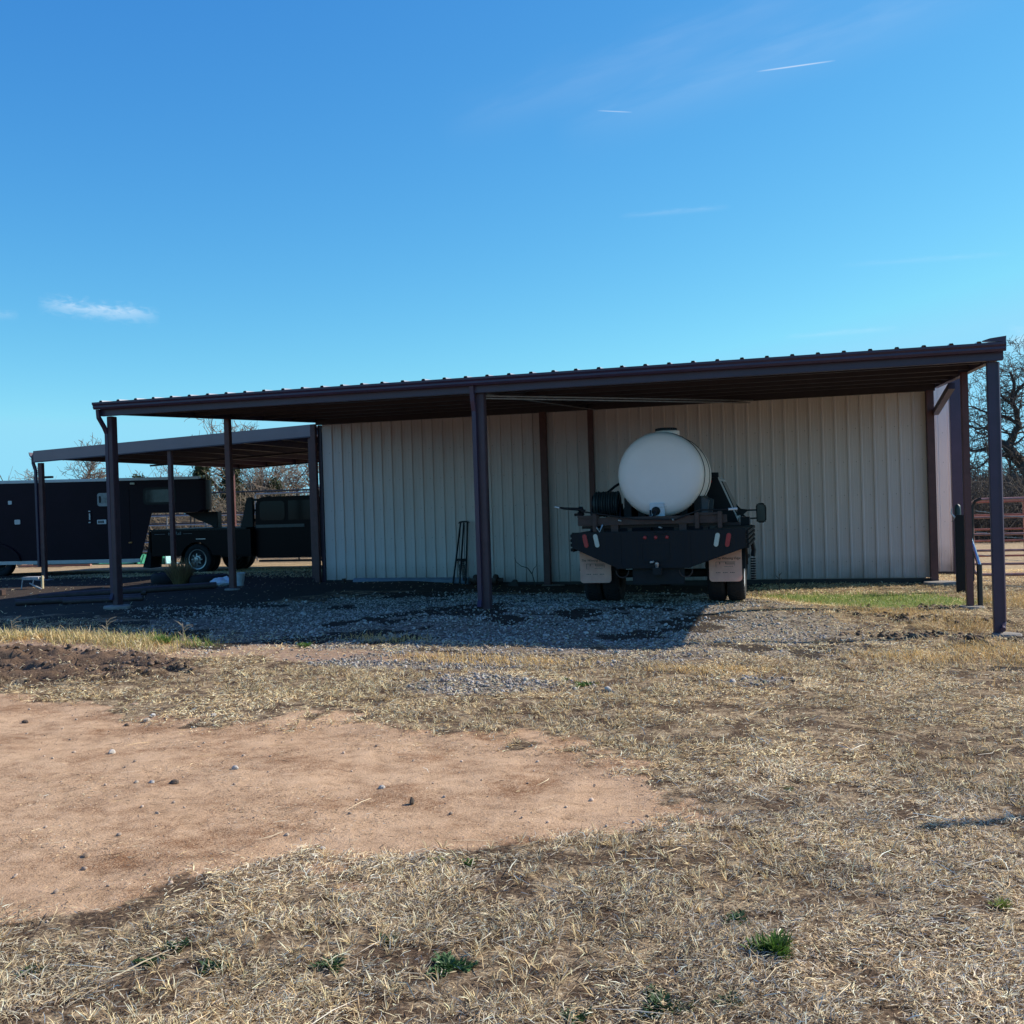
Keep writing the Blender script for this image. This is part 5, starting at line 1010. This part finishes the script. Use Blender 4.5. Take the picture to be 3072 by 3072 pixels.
class Tree:
    def __init__(s, seed, gnarl=.25, trop=.03, rmin=.012, kids=(5, 8), depth=5, ratio=.62): s.r = random.Random(seed); s.g = gnarl; s.t = trop; s.rm = rmin; s.kids = kids; s.depth = depth; s.ratio = ratio; s.big = []; s.fine = []
    def grow(s, p, d, L_, r, lv):
        R_ = s.r; n = max(3, int(5 if lv > 2 else 7)); st = L_/n; rr = r; pts = [(p.copy(), r)]
        for i in range(n):
            d = (d+Vector((R_.gauss(0, s.g), R_.gauss(0, s.g), R_.gauss(0, s.g)+s.t))).normalized(); q = p+d*st; r1 = max(r*(1-.72*(i+1)/n), s.rm*.7)
            (s.big if lv < 2 else s.fine).append((tuple(p), tuple(q), rr, r1)); p = q; rr = r1; pts.append((p.copy(), r1, d.copy()))
        if lv >= s.depth: return
        for k in range(R_.randint(*s.kids)):
            j = R_.randint(1, n); pp, pr, dd = pts[j]; ax = Vector((R_.gauss(0, 1), R_.gauss(0, 1), R_.gauss(0, .6))).normalized(); nd = (dd*R_.uniform(.3, .9)+ax*R_.uniform(.5, .95)).normalized()
            s.grow(pp, nd, L_*s.ratio*R_.uniform(.65, 1.15), max(min(pr*.8, r*.55), s.rm), lv+1)
    def build(s, root, mt, mc):
        o = Vector(root.location)
        for nm, L_, m_, n in (('trunk', s.big, mt, 6), ('crown', s.fine, mc, 3)):
            if not L_: continue
            V_, F_ = tubes([a[0] for a in L_], [a[1] for a in L_], [a[2] for a in L_], [a[3] for a in L_], n); npmesh(nm, V_, F_, m_, None, root, smooth=n > 4)
M_bark = mat('oak_bark', (.085,.07,.06), .95, 0, .4, 6, .4, 20); M_tw = mat('grey_twigs', (.14,.11,.09), .95, 0, .3, 3)
def px(pts, k):   # limb points given at 34 m, pushed back along the line of growth to the true distance
    return [Vector((x*k, 34*k, CAMZ+(z-CAMZ)*k)) for x, z in pts]
K = 55/34; base = Vector((11.6, 55.5, -2.2))
oak = empty('oak_tree', base, 0, 'big bare gnarled oak with wide crooked limbs at the right edge', 'oak')
T_ = Tree(11, .26, .02, .013, (2, 4), 5, .62)
def limb(pts, r0, r1, kids, L_, lv=2):
    pts = [p-base for p in pts]; n = len(pts)
    for i in range(n-1):
        ra, rb = r0+(r1-r0)*i/(n-1), r0+(r1-r0)*(i+1)/(n-1); a_, b_ = pts[i], pts[i+1]; mid = a_.lerp(b_, .5)+Vector((T_.r.gauss(0, .06), T_.r.gauss(0, .1), T_.r.gauss(0, .06)))*(b_-a_).length
        T_.big.append((tuple(a_), tuple(mid), ra, (ra+rb)/2)); T_.big.append((tuple(mid), tuple(b_), (ra+rb)/2, rb))
        d = (b_-a_).normalized()
        for k in range(kids):
            q = a_.lerp(b_, T_.r.random()); ax_ = Vector((T_.r.gauss(0, 1), T_.r.gauss(0, 1), T_.r.gauss(.25, .8))).normalized(); T_.grow(q, (d*.35+ax_).normalized(), L_*T_.r.uniform(.6, 1.2), max(.02, min(ra, rb)*.45), lv)
limb([base, Vector((11.2, 55.2, -.3)), *px([(6.55, .95)], K)], .42, .36, 0, 2)
limb(px([(6.55,.95),(6.0,1.55),(5.75,2.1),(5.45,2.55),(5.17,2.9)], K), .34, .22, 1, 2.0)
limb(px([(5.17,2.9),(4.9,3.05),(4.75,3.4),(4.85,3.8)], K), .17, .07, 3, 1.6); limb(px([(5.75,2.1),(5.3,2.55),(4.98,2.62),(4.71,2.78),(4.3,2.72),(4.1,2.9)], K), .15, .05, 3, 1.5)
limb(px([(5.3,2.75),(5.45,3.1),(5.6,3.35),(5.55,3.67),(5.46,4.01),(5.45,4.3),(5.5,4.64),(5.4,5.0)], K), .18, .06, 3, 1.8); limb(px([(5.5,4.3),(5.75,4.6),(6.1,4.8),(6.3,5.2)], K), .09, .04, 3, 1.5)
limb(px([(5.46,4.01),(5.15,4.3),(4.95,4.75),(5.05,5.1)], K), .08, .03, 3, 1.4); limb(px([(5.5,3.5),(5.2,3.7),(4.9,3.75),(4.5,3.95),(4.2,4.05)], K), .09, .03, 3, 1.4)
limb(px([(6.55,.95),(6.9,2.0),(7.4,3.2),(7.5,4.5),(7.2,5.6)], K), .32, .08, 4, 2.6); limb(px([(6.0,1.9),(6.5,2.4),(6.6,3.3),(6.4,4.1),(6.7,5.0)], K), .16, .05, 4, 2.2)
limb(px([(5.75,1.9),(5.3,1.75),(4.9,1.85),(4.5,1.6),(4.1,1.45),(3.7,1.6)], K), .12, .04, 3, 1.3); limb(px([(5.5,1.7),(5.1,1.3),(4.5,.95),(4.0,.85)], K), .09, .03, 3, 1.2)
limb(px([(4.98,2.62),(4.6,2.3),(4.3,2.2),(4.0,1.95)], K), .06, .03, 3, 1.1); limb(px([(4.75,3.4),(4.45,3.35),(4.2,3.5),(4.0,3.45)], K), .06, .025, 3, 1.1)
T_.build(oak, M_bark, M_tw)
def bare_tree(x, y, h, seed, label, group, m_=None, lean=0, name='bare_tree', **k):
    root = empty(name, (x, y, H(x, y)-.1), 0, label, 'tree', group); t = Tree(seed, **k); t.grow(Vector((0, 0, 0)), Vector((lean, 0, 1)).normalized(), h*.62, h*.028, 0); t.build(root, M_bark, m_ or M_tw)
GT = 'bare winter trees behind the carport'
M_tw2 = mat('tan_twigs', (.27,.20,.155), .95, 0, .3, 2)
for (x, y, h, sd, lab) in ((-34.5,44,6.0,1,'small reddish bare tree showing above the trailer roof at left'),(-31,45,5.2,2,'bare tree right of the reddish one above the trailer roof'),(-27.6,43,6.0,3,'spreading bare tree seen just right of the tall left post'),(-24.8,42,5.2,4,'bare tree between the trailer nose and the carport post'),(-23.2,41.5,7.4,5,'tallest bare tree, its twigs rising over the carport roof'),
    (-21.2,41,5.0,6,'slender bare tree right of the red carport post'),(-19.4,40.6,5.0,7,'bare tree above the black truck cab'),(-17.6,40.8,6.2,8,'dense twiggy bare tree left of the barn wall'),(-15.9,42,5.6,9,'bare tree partly hidden by the posts beside the barn wall'),(-38,46,5,10,'bare tree hidden mostly by the trailer at far left')):
    bare_tree(x, y, h, sd, lab, GT, M_tw2, gnarl=.2, trop=.05, rmin=.013, kids=(5, 7), depth=4, ratio=.6)
# cedars
def cedar(x, y, h, w, sd, label):
    r_ = np.random.default_rng(sd); root = empty('cedar_tree', (x, y, H(x, y)-.1), 0, label, 'cedar', 'cedars behind the carport')
    MB().path([(0, 0, 0), (.03, 0, h*.5), (0, 0, h*.95)], [.11, .07, .02], 7).build('trunk', M_bark, root)
    n = 130; hz = h*(.08+.9*r_.random(n)**.85); a = r_.random(n)*6.28; R_ = w*(1-(hz/h)**1.6)*(.45+.65*r_.random(n)); V_ = []; F_ = []; Tn = []; q = 0
    for i in range(n):
        m_ = 42; t_ = r_.random(m_)**.7; c0 = np.stack([np.cos(a[i])*R_[i]*t_, np.sin(a[i])*R_[i]*t_, hz[i]+.25*t_*R_[i]], 1)+r_.normal(0, .09+.03*w, (m_, 3)); s_ = .05+.07*r_.random((m_, 1))
        e1 = r_.normal(0, 1, (m_, 3)); e2 = r_.normal(0, 1, (m_, 3)); e1 /= np.linalg.norm(e1, axis=1, keepdims=True); e2 /= np.linalg.norm(e2, axis=1, keepdims=True)
        V_.append(np.stack([c0, c0+e1*s_*1.6, c0+e2*s_], 1).reshape(-1, 3)); F_.append(np.arange(3*m_).reshape(-1, 3)+q); q += 3*m_; Tn.append(np.repeat(np.array([[.075,.085,.04]])*(.5+.9*r_.random((m_, 1)))*(.7+.6*r_.random()), 3, 0))
    npmesh('crown', np.concatenate(V_), np.concatenate(F_), attrmat('cedar_tint', .85, .15, .2), np.concatenate(Tn), root)
for a_ in ((-25.2,39.5,4.4,1.0,1,'dark cedar right behind the trailer nose'),(-23.6,39.2,4.0,1.05,2,'dark cedar between trailer nose and red post'),(-21.9,39.8,3.1,.95,3,'low dark cedar right of the red carport post'),(-18.6,39.4,2.9,.8,4,'low dark cedar above the black truck cab'),(-16.6,39.6,3.3,.9,5,'dark cedar beside the barn wall corner'),(-29,40.5,3.4,1.2,6,'dark cedar behind the trailer middle')): cedar(*a_)
# thicket of tangled brush behind the pens
def thicket(name, n, xf, yf, hf, label, m_, seed, rmin=.006, gn=.35):
    r_ = random.Random(seed); P0, P1, R0, R1 = [], [], [], []
    for i in range(n):
        x = xf(r_); y = yf(r_); p = Vector((x, y, 0)); p.z = float(base_h(np.array([x]), np.array([y]))[0]); d = Vector((r_.gauss(0, .5), r_.gauss(0, .4), 1)).normalized(); L_ = hf(r_); st = L_/6; r = r_.uniform(.012, .03)
        for k in range(6):
            d = (d+Vector((r_.gauss(0, gn), r_.gauss(0, gn), r_.gauss(0, gn*.8)))).normalized(); q = p+d*st; q.z = max(q.z, -6); P0.append(tuple(p)); P1.append(tuple(q)); R0.append(r); R1.append(r*.8)
            if r_.random() < .75:
                dd = (d+Vector((r_.gauss(0, .8), r_.gauss(0, .8), r_.gauss(0, .6)))).normalized(); q2 = q+dd*st*1.3; P0.append(tuple(q)); P1.append(tuple(q2)); R0.append(r*.6); R1.append(rmin)
                q3 = q2+(dd+Vector((r_.gauss(0, .6), r_.gauss(0, .6), r_.gauss(0, .6)))).normalized()*st; P0.append(tuple(q2)); P1.append(tuple(q3)); R0.append(rmin); R1.append(rmin)
            p = q; r *= .82
    V_, F_ = tubes(P0, P1, R0, R1, 3); return tag(npmesh(name, V_, F_, m_), label, 'thicket', None, 'stuff')
thicket('brush', 2600, lambda r: r.uniform(-40, -11), lambda r: r.uniform(36.5, 40.5), lambda r: r.uniform(1.6, 3.4), 'tangled tan brush and leafless shrubs behind the livestock pens', mat('tan_brush', (.36,.28,.19), .95, 0, .4, 1.5), 5)
thicket('brush_understory', 1500, lambda r: r.uniform(-42, -11), lambda r: r.uniform(39.5, 43), lambda r: r.uniform(1.5, 3.2), 'dark evergreen tangle behind the tan brush', mat('dark_brush', (.07,.07,.035), .95, 0, .4, 1.5), 6, .02)
thicket('brush_right', 1500, lambda r: r.uniform(3, 17), lambda r: r.uniform(44, 52), lambda r: r.uniform(1.8, 3.6), 'dark grey leafless brush beyond the red gates', mat('grey_brush', (.12,.10,.08), .95, 0, .4, 1.5), 8, .012)
# far wood
def wood(name, n, xr, yr, hr, label, m_, seed):
    r_ = random.Random(seed); P0, P1, R0, R1 = [], [], [], []
    for i in range(n):
        x = r_.uniform(*xr); y = r_.uniform(*yr); z = float(base_h(np.array([x]), np.array([y]))[0]); h = r_.uniform(*hr); b = Vector((x, y, z)); top = b+Vector((r_.gauss(0, .4), 0, h)); P0.append(tuple(b)); P1.append(tuple(top)); R0.append(.16); R1.append(.05)
        for k in range(16):
            t = r_.uniform(.2, 1); p = b.lerp(top, t); L_ = h*.38*(1.15-t*.75); d = Vector((r_.gauss(0, 1), r_.gauss(0, .7), r_.uniform(.1, 1.1))).normalized(); q = p+d*L_; P0.append(tuple(p)); P1.append(tuple(q)); R0.append(.06); R1.append(.03)
            for e in range(4): d2 = (d+Vector((r_.gauss(0, .7), r_.gauss(0, .6), r_.gauss(.1, .6)))).normalized(); s0 = p.lerp(q, r_.uniform(.3, 1)); P0.append(tuple(s0)); P1.append(tuple(s0+d2*L_*.55)); R0.append(.04); R1.append(.02)
    V_, F_ = tubes(P0, P1, R0, R1, 3); return tag(npmesh(name, V_, F_, m_), label, 'wood', None, 'stuff')
wood('far_wood', 620, (4, 45), (118, 150), (5.6, 7.6), 'far leafless wood along the horizon right of the barn', mat('far_wood_bark', (.075,.075,.085), .95, 0, .3, .3), 4)
